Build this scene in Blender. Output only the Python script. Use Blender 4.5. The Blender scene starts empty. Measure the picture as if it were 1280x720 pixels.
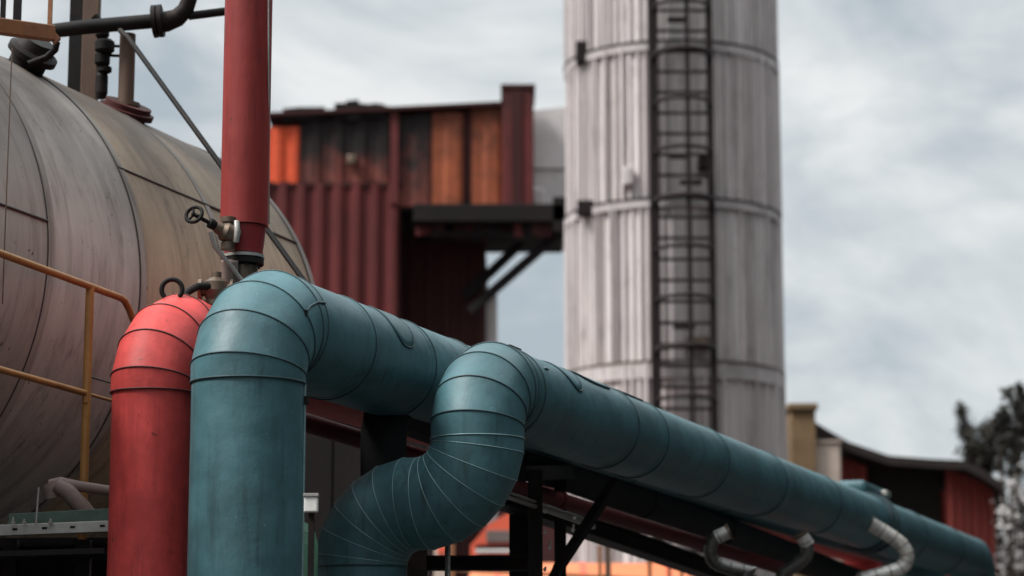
import bpy, bmesh, math, random
from mathutils import Vector as V, Matrix
random.seed(7)
S = bpy.context.scene
COL = S.collection
PI = math.pi

# ------------------------------------------------------------------ camera frame
FPX = 3022.0                       # 85 mm on 36 mm, in photo pixels
TILT = math.radians(10.13)
CAM = V((0, 0, 1.6))
FW = V((0, math.cos(TILT), math.sin(TILT)))
UP = V((0, -math.sin(TILT), math.cos(TILT)))
RT = V((1, 0, 0))
def ray(px, py): return FW + RT * ((px - 640) / FPX) + UP * ((360 - py) / FPX)
def PD(px, py, D): return CAM + ray(px, py) * D
def PY(px, py, Y):
    r = ray(px, py); return CAM + r * (Y / r.y)
def proj(p):
    q = p - CAM; d = q.dot(FW)
    return 640 + FPX * q.dot(RT) / d, 360 - FPX * q.dot(UP) / d, d
def along(K, d, px):
    lo, hi = -12.0, 80.0
    for _ in range(60):
        m = (lo + hi) / 2
        if proj(K + d * m)[0] < px: lo = m
        else: hi = m
    return lo
AX = ray(1776, 900).normalized(); AX.z = 0; AX.normalize()        # the way pipes and tank run
NR = V((AX.y, -AX.x, 0))                                          # their front side
Z = V((0, 0, 1))

# ------------------------------------------------------------------ mesh builder
class MB:
    def __init__(s): s.v = []; s.f = []; s.sm = []
    def add(s, vs, fs, smooth=True):
        o = len(s.v); s.v += [V(p) for p in vs]
        for f in fs: s.f.append([i + o for i in f]); s.sm.append(smooth)
    def box(s, c, ax, ay, az, bev=0.0):
        """c centre, ax ay az half-vectors; bev chamfers the edges"""
        c = V(c); ax, ay, az = V(ax), V(ay), V(az)
        if bev <= 0:
            vs = [c + ax*i + ay*j + az*k for i in (-1, 1) for j in (-1, 1) for k in (-1, 1)]
            s.add(vs, [(0,1,3,2),(4,6,7,5),(0,4,5,1),(2,3,7,6),(0,2,6,4),(1,5,7,3)], False); return
        bm = bmesh.new()
        g = [bm.verts.new(c + ax*i + ay*j + az*k) for i in (-1, 1) for j in (-1, 1) for k in (-1, 1)]
        for f in [(0,1,3,2),(4,6,7,5),(0,4,5,1),(2,3,7,6),(0,2,6,4),(1,5,7,3)]: bm.faces.new([g[i] for i in f])
        bmesh.ops.recalc_face_normals(bm, faces=bm.faces)
        bmesh.ops.bevel(bm, geom=list(bm.edges), offset=bev, segments=2, affect='EDGES', profile=.5)
        bm.verts.index_update()
        s.add([v.co.copy() for v in bm.verts], [[v.index for v in f.verts] for f in bm.faces], False); bm.free()
    def rect(s, x0, x1, y0, y1, z0, z1, bev=0.0):
        s.box(((x0+x1)/2, (y0+y1)/2, (z0+z1)/2), ((x1-x0)/2,0,0), (0,(y1-y0)/2,0), (0,0,(z1-z0)/2), bev)
    def bar(s, a, b, w, h, up=Z, bev=0.0):
        a, b = V(a), V(b); d = (b - a); L = d.length; d.normalize()
        side = d.cross(up)
        if side.length < 1e-4: side = d.cross(V((1, 0, 0)))
        side.normalize(); u = side.cross(d)
        s.box((a+b)/2, d*L/2, side*w/2, u*h/2, bev)
    def ibeam(s, a, b, w, h, t, up=Z):
        a, b = V(a), V(b); d = (b-a).normalized(); side = d.cross(up)
        if side.length < 1e-4: side = d.cross(V((1,0,0)))
        side.normalize(); u = side.cross(d)
        s.bar(a + u*(h/2-t/2), b + u*(h/2-t/2), w, t, u); s.bar(a - u*(h/2-t/2), b - u*(h/2-t/2), w, t, u)
        s.bar(a, b, t, h - 2*t - .001, u)
    def sweep(s, pts, r, n=32, caps=True, split=True):
        """mitred tube of constant section; r may be a list"""
        pts = [V(p) for p in pts]; N = len(pts)
        rr = r if isinstance(r, (list, tuple)) else [r]*N
        dirs = [(pts[i+1]-pts[i]).normalized() for i in range(N-1)]
        d0 = dirs[0]; a = d0.orthogonal().normalized(); b = d0.cross(a)
        rings = []
        for i in range(N):
            if i == 0: m = dirs[0]; dd = dirs[0]
            elif i == N-1: m = dirs[-1]; dd = dirs[-1]
            else: m = (dirs[i-1]+dirs[i]).normalized(); dd = dirs[i-1]
            if i > 1:
                q = dirs[i-2].rotation_difference(dirs[i-1]); a = q @ a; b = q @ b
            ring = []
            for k in range(n):
                t = 2*PI*k/n; p = (a*math.cos(t)+b*math.sin(t))*rr[i]
                ring.append(pts[i] + p - dd*(p.dot(m)/dd.dot(m)))
            rings.append(ring)
        for i in range(N-1):
            s.add(rings[i]+rings[i+1], [(k, (k+1) % n, n+(k+1) % n, n+k) for k in range(n)])
        if caps:
            s.add(rings[0], [list(range(n))[::-1]], False); s.add(rings[-1], [list(range(n))], False)
        return rings
    def tube(s, pts, r, n=10, caps=True):
        """smooth shared-ring tube"""
        pts = [V(p) for p in pts]; N = len(pts)
        rr = r if isinstance(r, (list, tuple)) else [r]*N
        d = (pts[1]-pts[0]).normalized(); a = d.orthogonal().normalized(); vs = []; pd = d
        for i in range(N):
            t = (pts[min(i+1, N-1)]-pts[max(i-1, 0)]).normalized()
            a = pd.rotation_difference(t) @ a; pd = t; b = t.cross(a)
            vs += [pts[i]+(a*math.cos(2*PI*k/n)+b*math.sin(2*PI*k/n))*rr[i] for k in range(n)]
        fs = [(i*n+k, i*n+(k+1) % n, (i+1)*n+(k+1) % n, (i+1)*n+k) for i in range(N-1) for k in range(n)]
        s.add(vs, fs)
        if caps:
            s.add(vs[:n], [list(range(n))[::-1]], False); s.add(vs[-n:], [list(range(n))], False)
    def loop(s, pts, r, n=6):
        pts = [V(p) for p in pts]; N = len(pts); vs = []; c = sum(pts, V())/N
        for i in range(N):
            t = (pts[(i+1) % N]-pts[i-1]).normalized(); o = (pts[i]-c); o = (o - t*o.dot(t)).normalized(); b = t.cross(o)
            vs += [pts[i]+(o*math.cos(2*PI*k/n)+b*math.sin(2*PI*k/n))*r for k in range(n)]
        s.add(vs, [(i*n+k, i*n+(k+1) % n, ((i+1) % N)*n+(k+1) % n, ((i+1) % N)*n+k) for i in range(N) for k in range(n)])
    def lathe(s, c, d, prof, n=32, smooth=True):
        """prof: (distance along d, radius) list; each span keeps its own crisp edges"""
        c = V(c); d = V(d).normalized(); a = d.orthogonal().normalized(); b = d.cross(a)
        for (h0, r0), (h1, r1) in zip(prof[:-1], prof[1:]):
            vs = [c+d*h+(a*math.cos(2*PI*k/n)+b*math.sin(2*PI*k/n))*max(r, 1e-5) for h, r in ((h0, r0), (h1, r1)) for k in range(n)]
            s.add(vs, [(k, (k+1) % n, n+(k+1) % n, n+k) for k in range(n)], smooth)
    def corr(s, p0, p1, z0, z1, pitch=.25, dep=.04, out=None, th=.02, zt=None):
        """trapezoid sheet from p0 to p1 (plan), z0..z1; zt: top z at p1 if it slopes"""
        p0, p1 = V((p0[0], p0[1], 0)), V((p1[0], p1[1], 0)); d = p1-p0; L = d.length; d.normalize()
        o = V((d.y, -d.x, 0)) if out is None else V(out)
        n = max(1, round(L/pitch)); pr = []
        for i in range(n):
            b = i/n*L; w = L/n
            pr += [(b, 0), (b+w*.35, 0), (b+w*.5, dep), (b+w*.85, dep)]
        pr.append((L, 0)); M = len(pr)
        zt = z1 if zt is None else zt
        vs = []
        for off in (0, -th):
            for x, y in pr:
                p = p0+d*x+o*(y+off); ztop = z1+(zt-z1)*x/L
                vs += [p+Z*z0, p+Z*ztop]
        fs = []
        for i in range(M-1):
            fs.append((2*i, 2*i+2, 2*i+3, 2*i+1)); q = 2*M
            fs.append((q+2*i, q+2*i+1, q+2*i+3, q+2*i+2))
            fs.append((2*i+1, 2*i+3, q+2*i+3, q+2*i+1)); fs.append((2*i, q+2*i, q+2*i+2, 2*i+2))
        s.add(vs, fs, False)
    def build(s, name, mat, parent=None, base=None):
        b = V(base) if base is not None else (parent.matrix_basis.translation.copy() if parent else V())
        if parent is not None and base is None:
            b = V(); q = parent
            while q is not None: b += q.location; q = q.parent
        me = bpy.data.meshes.new(name); me.from_pydata([(v-b)[:] for v in s.v], [], s.f)
        me.polygons.foreach_set('use_smooth', s.sm); me.materials.append(mat)
        bm = bmesh.new(); bm.from_mesh(me); bmesh.ops.recalc_face_normals(bm, faces=bm.faces); bm.to_mesh(me); bm.free()
        o = bpy.data.objects.new(name, me); COL.objects.link(o)
        if parent is not None: o.parent = parent
        else: o.location = b
        return o

def tag(o, label, cat, group=None):
    o['label'] = label; o['category'] = cat
    if group: o['group'] = group
    return o
def thing(name, label, cat, base, group=None):
    o = bpy.data.objects.new(name, None); COL.objects.link(o); o.location = V(base); o.empty_display_size = .2
    return tag(o, label, cat, group)
def part(name, mb, mat, parent, label=None):
    o = mb.build(name, mat, parent)
    if label: o['label'] = label
    return o
def bend(K, a, b, rb, N):
    """mitre joints of a gored bend at corner K; also its tangent points"""
    a = V(a).normalized(); b = V(b).normalized(); phi = a.angle(b)
    n = (b-a*a.dot(b)).normalized(); T0 = K-a*rb*math.tan(phi/2); T1 = K+b*rb*math.tan(phi/2)
    C = T0+n*rb; rho = rb/math.cos(phi/(2*N)); js = []
    for i in range(N):
        t = (i+.5)*phi/N; js.append(C-n*rho*math.cos(t)+a*rho*math.sin(t))
    return T0, js, T1
def arc(K, a, b, rb, N=8):
    a = V(a).normalized(); b = V(b).normalized(); phi = a.angle(b)
    n = (b-a*a.dot(b)).normalized(); T0 = K-a*rb*math.tan(phi/2); C = T0+n*rb
    return [C-n*rb*math.cos(phi*i/N)+a*rb*math.sin(phi*i/N) for i in range(N+1)]
def bead(c, m, a, R, r, n=64):
    m = V(m).normalized(); a = V(a).normalized(); x = a.orthogonal().normalized(); y = a.cross(x); pts = []
    for k in range(n):
        t = 2*PI*k/n; p = (x*math.cos(t)+y*math.sin(t))*R
        pts.append(V(c)+p-a*(p.dot(m)/a.dot(m)))
    mb = MB(); mb.loop(pts, r); return mb

# ------------------------------------------------------------------ materials
def mat(name, base, rough=.5, metal=0.0, var=.25, scale=3.0, stretch=(1, 1, 1), rot=0.0, dirt=None, dirt_amt=.35, dirt_scale=1.3,
        bump=.15, bump_scale=40, spec=.5, speck=None, speck_amt=.0, fleck_scale=60, streak=0.0, streak_col=(.02, .02, .02), dent=0.0):
    m = bpy.data.materials.new(name); m.use_nodes = True; nt = m.node_tree; N = nt.nodes; L = nt.links
    bs = N['Principled BSDF']; tc = N.new('ShaderNodeTexCoord'); mp = N.new('ShaderNodeMapping')
    mp.inputs['Rotation'].default_value = (0, 0, rot); mp.inputs['Scale'].default_value = stretch
    L.new(tc.outputs['Object'], mp.inputs['Vector'])
    def noise(sc, det=5, ro=.6, vec=None):
        n = N.new('ShaderNodeTexNoise'); n.inputs['Scale'].default_value = sc; n.inputs['Detail'].default_value = det
        n.inputs['Roughness'].default_value = ro; L.new(vec or mp.outputs['Vector'], n.inputs['Vector']); return n.outputs['Fac']
    def ramp(x, lo, hi):
        r = N.new('ShaderNodeMapRange'); r.inputs['From Min'].default_value = lo; r.inputs['From Max'].default_value = hi
        L.new(x, r.inputs['Value']); return r.outputs['Result']
    def mix(f, a, b):
        x = N.new('ShaderNodeMix'); x.data_type = 'RGBA'
        if isinstance(f, float): x.inputs[0].default_value = f
        else: L.new(f, x.inputs[0])
        for s, i in ((a, 6), (b, 7)):
            if isinstance(s, tuple): x.inputs[i].default_value = (*s, 1)
            else: L.new(s, x.inputs[i])
        return x.outputs[2]
    hi = tuple(min(1, c*(1+var)) for c in base); lo = tuple(c*(1-var) for c in base)
    n1 = noise(scale); c = mix(ramp(n1, .3, .7), lo, hi)
    n3 = noise(scale*9, 3, .7); c2 = mix(ramp(n3, .35, .75), tuple(x*(1-var*.4) for x in base), tuple(min(1, x*(1+var*.4)) for x in base))
    c = mix(.4, c, c2)
    if dirt:
        nd = noise(dirt_scale, 7, .68); f = ramp(nd, .48, .78)
        mm = N.new('ShaderNodeMath'); mm.operation = 'MULTIPLY'; mm.inputs[1].default_value = dirt_amt; L.new(f, mm.inputs[0])
        c = mix(mm.outputs[0], c, dirt)
    if speck:
        ns = noise(fleck_scale, 2, .5, tc.outputs['Object']); f = ramp(ns, .68-speck_amt, .74-speck_amt); c = mix(f, c, speck)
    if streak:
        m2 = N.new('ShaderNodeMapping'); m2.inputs['Scale'].default_value = (1, 1, .09); L.new(tc.outputs['Object'], m2.inputs['Vector'])
        a = ramp(noise(17, 4, .65, m2.outputs['Vector']), .5, .78); bq = ramp(noise(1.9, 4, .6, tc.outputs['Object']), .38, .62)
        q = N.new('ShaderNodeMath'); q.operation = 'MULTIPLY'; L.new(a, q.inputs[0]); L.new(bq, q.inputs[1])
        q2 = N.new('ShaderNodeMath'); q2.operation = 'MULTIPLY'; q2.inputs[1].default_value = streak; L.new(q.outputs[0], q2.inputs[0])
        c = mix(q2.outputs[0], c, streak_col)
    L.new(c, bs.inputs['Base Color'])
    r = N.new('ShaderNodeMapRange'); r.inputs['To Min'].default_value = max(.05, rough-.12); r.inputs['To Max'].default_value = min(1, rough+.15)
    L.new(n1, r.inputs['Value']); L.new(r.outputs['Result'], bs.inputs['Roughness'])
    bs.inputs['Metallic'].default_value = metal; bs.inputs['Specular IOR Level'].default_value = spec
    if bump > 0:
        b1 = N.new('ShaderNodeBump'); b1.inputs['Strength'].default_value = bump; b1.inputs['Distance'].default_value = .01
        L.new(noise(bump_scale, 4), b1.inputs['Height'])
        b2 = N.new('ShaderNodeBump'); b2.inputs['Strength'].default_value = min(1, bump*1.6); b2.inputs['Distance'].default_value = .03
        L.new(noise(2.2, 2, .4, tc.outputs['Object']), b2.inputs['Height']); L.new(b1.outputs['Normal'], b2.inputs['Normal'])
        if dent:
            b3 = N.new('ShaderNodeBump'); b3.inputs['Strength'].default_value = dent; b3.inputs['Distance'].default_value = .02
            L.new(noise(6.5, 1, .3, tc.outputs['Object']), b3.inputs['Height']); L.new(b2.outputs['Normal'], b3.inputs['Normal']); L.new(b3.outputs['Normal'], bs.inputs['Normal'])
        else: L.new(b2.outputs['Normal'], bs.inputs['Normal'])
    return m
AZ = -math.atan2(AX.y, AX.x)
M = {}
M['teal'] = mat('teal_paint', (.048, .126, .145), .5, 0, .38, 2.2, dirt=(.03, .062, .07), dirt_amt=.75, speck=(.10, .19, .20), speck_amt=-.04, fleck_scale=38, streak=.9, streak_col=(.018, .036, .04), dent=.42, spec=0.4)
M['teal_seam'] = mat('teal_seam_sealant', (.018, .045, .052), .6, 0, .3, 8, bump=.05)
M['teal_edge'] = mat('glint_seam_edge', (.22, .34, .35), .4, .4, .3, 8, bump=.05)  # paler bead: edge glints of the S bend seams put into the colour
M['red'] = mat('red_paint', (.56, .066, .06), .52, 0, .36, 2.2, dirt=(.14, .02, .02), dirt_amt=.75, speck=(.10, .03, .025), speck_amt=-.03, fleck_scale=20, streak=.7, streak_col=(.12, .016, .016), dent=.25, spec=0.25)
M['red_seam'] = mat('red_seam_sealant', (.08, .012, .012), .6, 0, .3, 8, bump=.05)
M['vent_red'] = mat('vent_red_paint', (.23, .029, .026), .5, 0, .3, 2.0, (1, 1, .35), dirt=(.10, .02, .016), dirt_amt=.8, speck=(.09, .03, .02), speck_amt=-.03, fleck_scale=18, streak=.7, streak_col=(.08, .014, .012), dent=.15, spec=0.25)
M['vent_dark'] = mat('vent_old_red', (.20, .022, .025), .5, 0, .25, 4, dirt=(.07, .02, .016), dirt_amt=.6, spec=0.25)
M['dark_red'] = mat('dark_red_oxide', (.10, .015, .016), .6, 0, .3, 3, spec=0.25)
M['cover_red'] = mat('sooty_red_cover', (.055, .016, .015), .7, 0, .4, 5, dirt=(.02, .012, .011), dirt_amt=.8, spec=.15)
M['black'] = mat('black_steel', (.013, .012, .012), .6, .1, .4, 6, dirt=(.06, .035, .025), dirt_amt=.5, spec=0.12)
M['black_clad'] = mat('black_cladding', (.012, .013, .014), .65, 0, .3, 3, spec=0.12)
M['brown_steel'] = mat('brown_rusted_steel', (.10, .058, .038), .7, .1, .4, 5, (1, 1, .3), dirt=(.04, .022, .016), dirt_amt=.7)
M['bronze'] = mat('grimy_bronze', (.16, .115, .085), .45, .6, .4, 9, dirt=(.05, .035, .03), dirt_amt=.8)
M['pale_metal'] = mat('pale_galvanised', (.34, .33, .31), .45, .4, .25, 9, dirt=(.2, .17, .15), dirt_amt=.7)
M['yellow'] = mat('worn_yellow_paint', (.36, .17, .045), .5, 0, .3, 8, dirt=(.10, .05, .025), dirt_amt=.8, dirt_scale=4)
M['orange_rail'] = mat('orange_brown_paint', (.25, .10, .035), .55, 0, .3, 6, dirt=(.07, .035, .02), dirt_amt=.8, dirt_scale=4)
def top_darken(m, z0=4.4, z1=5.7, amt=.94, col=(.06, .046, .038), nw=1.6, ns=1.1):
    # darker tone towards the top of a surface, ragged along its lower edge
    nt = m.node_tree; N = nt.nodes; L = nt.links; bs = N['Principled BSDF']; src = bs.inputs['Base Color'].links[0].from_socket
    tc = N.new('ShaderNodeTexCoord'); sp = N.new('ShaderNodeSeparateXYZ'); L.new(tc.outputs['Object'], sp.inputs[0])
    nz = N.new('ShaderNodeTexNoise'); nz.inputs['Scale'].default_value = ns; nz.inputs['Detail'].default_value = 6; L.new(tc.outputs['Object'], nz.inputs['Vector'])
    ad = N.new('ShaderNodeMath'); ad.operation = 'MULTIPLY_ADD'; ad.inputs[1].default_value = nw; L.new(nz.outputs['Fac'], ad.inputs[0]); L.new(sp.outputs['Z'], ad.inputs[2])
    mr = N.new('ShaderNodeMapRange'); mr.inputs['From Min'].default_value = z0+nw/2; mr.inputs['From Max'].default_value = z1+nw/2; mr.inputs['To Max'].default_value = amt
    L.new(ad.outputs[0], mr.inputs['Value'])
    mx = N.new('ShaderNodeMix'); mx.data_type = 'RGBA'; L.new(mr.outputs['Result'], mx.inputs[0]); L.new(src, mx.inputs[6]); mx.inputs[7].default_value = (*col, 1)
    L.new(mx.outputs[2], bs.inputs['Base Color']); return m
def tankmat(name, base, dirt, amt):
    return top_darken(mat(name, base, .62, .1, .2, 1.4, (.6, 3.5, .35), AZ, dirt=dirt, dirt_amt=amt, dirt_scale=1.8, bump=.12, bump_scale=14,
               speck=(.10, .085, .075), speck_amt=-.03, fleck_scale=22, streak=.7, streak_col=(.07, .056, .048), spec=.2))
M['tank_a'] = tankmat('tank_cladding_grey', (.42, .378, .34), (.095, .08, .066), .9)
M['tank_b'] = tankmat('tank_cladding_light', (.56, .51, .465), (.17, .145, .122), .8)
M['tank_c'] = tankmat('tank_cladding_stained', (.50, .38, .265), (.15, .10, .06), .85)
M['tank_seam'] = mat('tank_seam', (.06, .05, .045), .6, .2, .3, 8, bump=.05)
M['alu'] = mat('aluminium_cladding', (.72, .70, .66), .36, .45, .25, 8, dirt=(.13, .115, .10), dirt_amt=.95, dirt_scale=5)
M['alu_shade'] = mat('shaded_aluminium', (.11, .105, .10), .35, .6, .4, 8, dirt=(.03, .028, .026), dirt_amt=.8, dirt_scale=5)  # dull copy of the aluminium, shade put into its colour
M['green'] = mat('green_paint', (.13, .30, .20), .55, 0, .3, 6, dirt=(.04, .05, .04), dirt_amt=.6)
M['green_dark'] = mat('dull_green_paint', (.055, .095, .075), .6, 0, .4, 6, dirt=(.03, .035, .03), dirt_amt=.6)
M['pinkgrey'] = mat('dusty_pipe', (.22, .16, .14), .6, 0, .3, 6, dirt=(.08, .06, .05), dirt_amt=.7)
M['white'] = mat('white_paint', (.75, .74, .72), .5, 0, .08, 5, dirt=(.35, .32, .3), dirt_amt=.5)
STK = (1, 1, .06)
M['stack_a'] = mat('stack_cladding_light', (.63, .575, .568), .6, .05, .22, 1.1, STK, dirt=(.24, .2, .195), dirt_amt=.9, dirt_scale=.9, bump=.05, streak=1.0, streak_col=(.12, .095, .09))
M['stack_b'] = mat('stack_cladding_grey', (.63, .58, .572), .6, .05, .22, 1.1, STK, dirt=(.2, .17, .165), dirt_amt=.95, dirt_scale=.9, bump=.05, streak=1.0, streak_col=(.10, .08, .076))
M['stack_band'] = mat('stack_band', (.46, .42, .415), .6, .05, .25, 1.5, dirt=(.2, .17, .16), dirt_amt=.9, bump=.05)
M['ladder'] = mat('ladder_steel', (.026, .02, .019), .6, .2, .3, 2, bump=.05, spec=0.12)
M['rust_wall'] = mat('rusty_maroon_sheet', (.118, .023, .023), .7, 0, .4, .8, (1, 1, .4), dirt=(.04, .018, .016), dirt_amt=.85, dirt_scale=.6, bump=.05, streak=.8, streak_col=(.03, .014, .012), spec=0.25)
M['rust_orange'] = mat('orange_rust_sheet', (.27, .07, .03), .7, 0, .5, 1.4, (1, 1, .8), dirt=(.08, .024, .016), dirt_amt=.95, dirt_scale=1.1, bump=.05, streak=.9, streak_col=(.05, .018, .013), spec=0.25)
M['rust_bright'] = mat('bright_orange_sheet', (.62, .085, .03), .65, 0, .4, .7, dirt=(.16, .03, .02), dirt_amt=.9, dirt_scale=.7, bump=.05, spec=0.25)
M['rust_dark'] = mat('dark_rust_sheet', (.05, .019, .018), .7, 0, .35, .8, (1, 1, .4), bump=.05, spec=0.12)
M['rust_bay_dark'] = mat('sooty_bay_dark_sheet', (.13, .034, .026), .7, 0, .45, .9, dirt=(.03, .016, .013), dirt_amt=.9, dirt_scale=.6, bump=.05, spec=0.25)
M['soot'] = mat('sooty_steel', (.016, .013, .013), .75, 0, .4, 1.2, bump=.05, spec=0.12)
M['duct'] = mat('pale_duct_sheet', (.62, .58, .57), .55, .1, .15, 1.0, dirt=(.35, .31, .3), dirt_amt=.5, bump=.05)
M['red_wall'] = mat('red_shed_sheet', (.27, .05, .04), .65, 0, .35, 1.2, (1, 1, .2), dirt=(.10, .04, .03), dirt_amt=.7, bump=.05, spec=0.25)
M['roof'] = mat('dark_roof_sheet', (.035, .028, .026), .75, 0, .3, .8, bump=.05, spec=0.12)
M['ochre'] = mat('ochre_brick', (.20, .125, .062), .8, 0, .3, 2.5, dirt=(.09, .055, .035), dirt_amt=.7, bump=.1)
M['plaster'] = mat('pale_plaster', (.55, .44, .37), .8, 0, .2, 1.5, dirt=(.3, .24, .2), dirt_amt=.5, bump=.1)
M['orange_tank'] = mat('orange_tank_paint', (.62, .18, .065), .45, 0, .15, .8, dirt=(.5, .14, .05), dirt_amt=.5, bump=.05)
M['cabin_red'] = mat('orange_red_cabin', (.72, .12, .06), .5, 0, .15, 1, dirt=(.3, .06, .04), dirt_amt=.4, bump=.05)
M['glass'] = mat('dusty_window', (.16, .13, .12), .2, 0, .2, 2, bump=.0)
M['concrete'] = mat('concrete', (.22, .21, .2), .85, 0, .25, 2, dirt=(.1, .09, .085), dirt_amt=.7, bump=.3)
M['ground'] = mat('gravel_ground', (.045, .042, .04), .95, 0, .4, .7, dirt=(.025, .022, .02), dirt_amt=.8, dirt_scale=.25, bump=.4, bump_scale=8)
M['bark'] = mat('bark', (.045, .034, .028), .9, 0, .3, 4, (1, 1, .2), bump=.3, spec=0.12)
M['leaf'] = mat('dark_leaf', (.028, .026, .02), .7, 0, .45, 1.2, bump=0, spec=0.12)

# ------------------------------------------------------------------ setting
g = MB(); g.add([(-400, -60, 0), (400, -60, 0), (400, 700, 0), (-400, 700, 0)], [(0, 1, 2, 3)], False)
go = g.build('ground', M['ground']); go['kind'] = 'structure'; go['label'] = 'dark gravel yard under the plant'; go['category'] = 'ground'

def seam(root, c, mnorm, a, R, material, r=.0055):
    r *= .8
    return part('seam_band', bead(c, mnorm, a, R+r*.25, r), material, root)
def lap(root, c, a, R, w, material, th=.002):
    mb = MB(); a = V(a).normalized()
    mb.lathe(c, a, [(-w/2, R-.002), (-w/2, R+th), (w/2, R+th), (w/2, R-.002)], 64)
    return part('lap_strip', mb, material, root)
def cyl_pt(K, s, phi, R):                # on a run along AX: s metres on, phi from top towards the front
    return K+AX*s+(Z*math.cos(phi)+NR*math.sin(phi))*R
def patch(root, K, s0, phi0, ls, lp, R, material, edge_m, sq=2.6, th=.006, tailcut=0.0, er=.005):
    """sheet patch riveted over the cladding, edge bead as its sub-part"""
    nn = 40; rings = [0, .25, .5, .75, 1.0]; vs = [cyl_pt(K, s0, phi0, R+th)]; fs = []; edge = []
    for q in rings[1:]:
        for k in range(nn):
            t = 2*PI*k/nn; c, s = math.cos(t), math.sin(t)
            r = (abs(c)**sq+abs(s)**sq)**(-1/sq)
            ds = q*ls*c*r; dp = q*lp*s*r
            if tailcut and s < 0: ds -= tailcut*s*q*ls
            vs.append(cyl_pt(K, s0+ds, phi0+dp, R+th))
            if q == 1.0: edge.append(cyl_pt(K, s0+ds, phi0+dp, R+th*.6))
    for k in range(nn): fs.append((0, 1+k, 1+(k+1) % nn))
    for i in range(len(rings)-2):
        for k in range(nn): fs.append((1+i*nn+k, 1+(i+1)*nn+k, 1+(i+1)*nn+(k+1) % nn, 1+i*nn+(k+1) % nn))
    o = len(vs); last = 1+(len(rings)-2)*nn
    for k in range(nn):
        v = vs[last+k]; ax = K+AX*((v-K).dot(AX)); vs.append(ax+(v-ax).normalized()*(R-.003))
    for k in range(nn): fs.append((last+k, o+k, o+(k+1) % nn, last+(k+1) % nn))
    mb = MB(); mb.add(vs, fs); p = part('patch', mb, material, root)
    e = MB(); e.loop(edge, er); part('patch_edge', e, edge_m, p)
    return p

# ------------------------------------------------------------------ teal pipe with the tall riser
D1 = 12.8; R1 = 71/FPX*D1
B1 = PD(308, 600, D1); B1.z = 0
K1 = V((B1.x, B1.y, PY(308, 400, B1.y).z))
t1 = thing('insulated_pipe', 'thick teal clad pipe with the tall riser standing right beside the red riser', 'pipe', B1)
rb1 = .345
T0, js, T1 = bend(K1, Z, AX, rb1, 4)
mb = MB(); mb.sweep([B1, T0], R1, 72); part('riser_cladding', mb, M['teal'], t1)
mb = MB(); mb.sweep([T0]+js+[T1], R1+.006, 72, caps=True); part('elbow_cladding', mb, M['teal'], t1)
sE = along(K1, AX, 1150); E1 = K1+AX*sE
T0e, jse, T1e = bend(E1, AX, -Z, rb1, 4)
mb = MB(); mb.sweep([T1, T0e], R1, 72); part('run_cladding', mb, M['teal'], t1)
mb = MB(); mb.sweep([T0e]+jse+[T1e], R1+.006, 64); part('elbow_cladding', mb, M['teal'], t1)
mb = MB(); mb.sweep([T1e, V((E1.x, E1.y, 0))], R1, 64); part('riser_cladding', mb, M['teal'], t1)
allp = [T0]+js+[T1]
seam(t1, T0, Z, Z, R1+.006, M['teal_seam'], .006)
for i, j in enumerate(js):
    a = (allp[i+1]-allp[i]).normalized(); b = (allp[i+2]-allp[i+1]).normalized()
    seam(t1, j, a+b, a, R1+.006, M['teal_seam'])
seam(t1, T1, AX, AX, R1+.006, M['teal_seam'])
for px in (436, 514, 575, 690, 800, 920, 1030):
    s = along(K1, AX, px-26); lap(t1, K1+AX*(s-.03), AX, R1, .06, M['teal']); seam(t1, K1+AX*s, AX, AX, R1+.003, M['teal_seam'])
# longitudinal standing seam on the riser's right flank, rising round the elbow with clips
mb = MB(); o1 = NR*R1*.0+V((1, 0, 0))*R1
side = (NR*.95+AX*.3).normalized()
mb.tube([B1+side*(R1+.004)+Z*.05, T0+side*(R1+.004)], .007, 8); part('standing_seam', mb, M['teal_edge'], t1)
C1 = T0+AX*rb1; pts = []
for i in range(9):
    a = PI/2*i/8; cc = C1-AX*rb1*math.cos(a)+Z*rb1*math.sin(a)
    pts.append(cc+(NR*.90+(-AX*math.cos(a)+Z*math.sin(a))*(.30*0+.42*math.sin(a)))/1.0*(R1+.012)*1.0)
mb = MB(); mb.tube(pts, .008, 8); part('trace_wire', mb, M['teal_seam'], t1)
for q in (T0+side*(R1+.01)-Z*.09, pts[5]):
    mb = MB(); mb.box(q, side*.012, AX*.016, Z*.022, .004); part('clip', mb, M['black'], t1)
patch(t1, K1, along(K1, AX, 452), .80, .15, .60, R1, M['teal'], M['teal_seam'])

# ------------------------------------------------------------------ teal pipe with the S bend
D2 = 14.15; R2 = 57.5/FPX*D2
A2 = PD(597, 530, D2)
K2 = V((A2.x, A2.y, PY(597, 480, A2.y).z))
LFT = -NR
rbS = .365; rb2 = .30
zA = PY(597, 549, A2.y).z - rbS
KA = V((A2.x, A2.y, zA)); KB = KA+LFT*(2*rbS+.004)
B2 = V((KB.x, KB.y, 0))
t2 = thing('insulated_pipe', 'teal clad pipe with the S bend, its long run ending at the right', 'pipe', B2)
u0, ju, u1 = bend(KB, Z, NR, rbS, 6)
w0, jw, w1 = bend(KA, NR, Z, rbS, 6)
x0, jx, x1 = bend(K2, Z, AX, rb2, 4)
sF = along(K2, AX, 1216); F2 = K2+AX*sF
y0, jy, y1 = bend(F2, AX, -Z, .31, 4)
mb = MB(); mb.sweep([B2, u0], R2, 72); part('riser_cladding', mb, M['teal'], t2)
mb = MB(); mb.sweep([u0]+ju+[(u1+w0)/2]+jw+[w1], R2+.003, 72); part('offset_bend_cladding', mb, M['teal'], t2)
mb = MB(); mb.sweep([w1, x0-Z*.0]+jx+[x1], R2+.005, 72); part('elbow_cladding', mb, M['teal'], t2)
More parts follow.
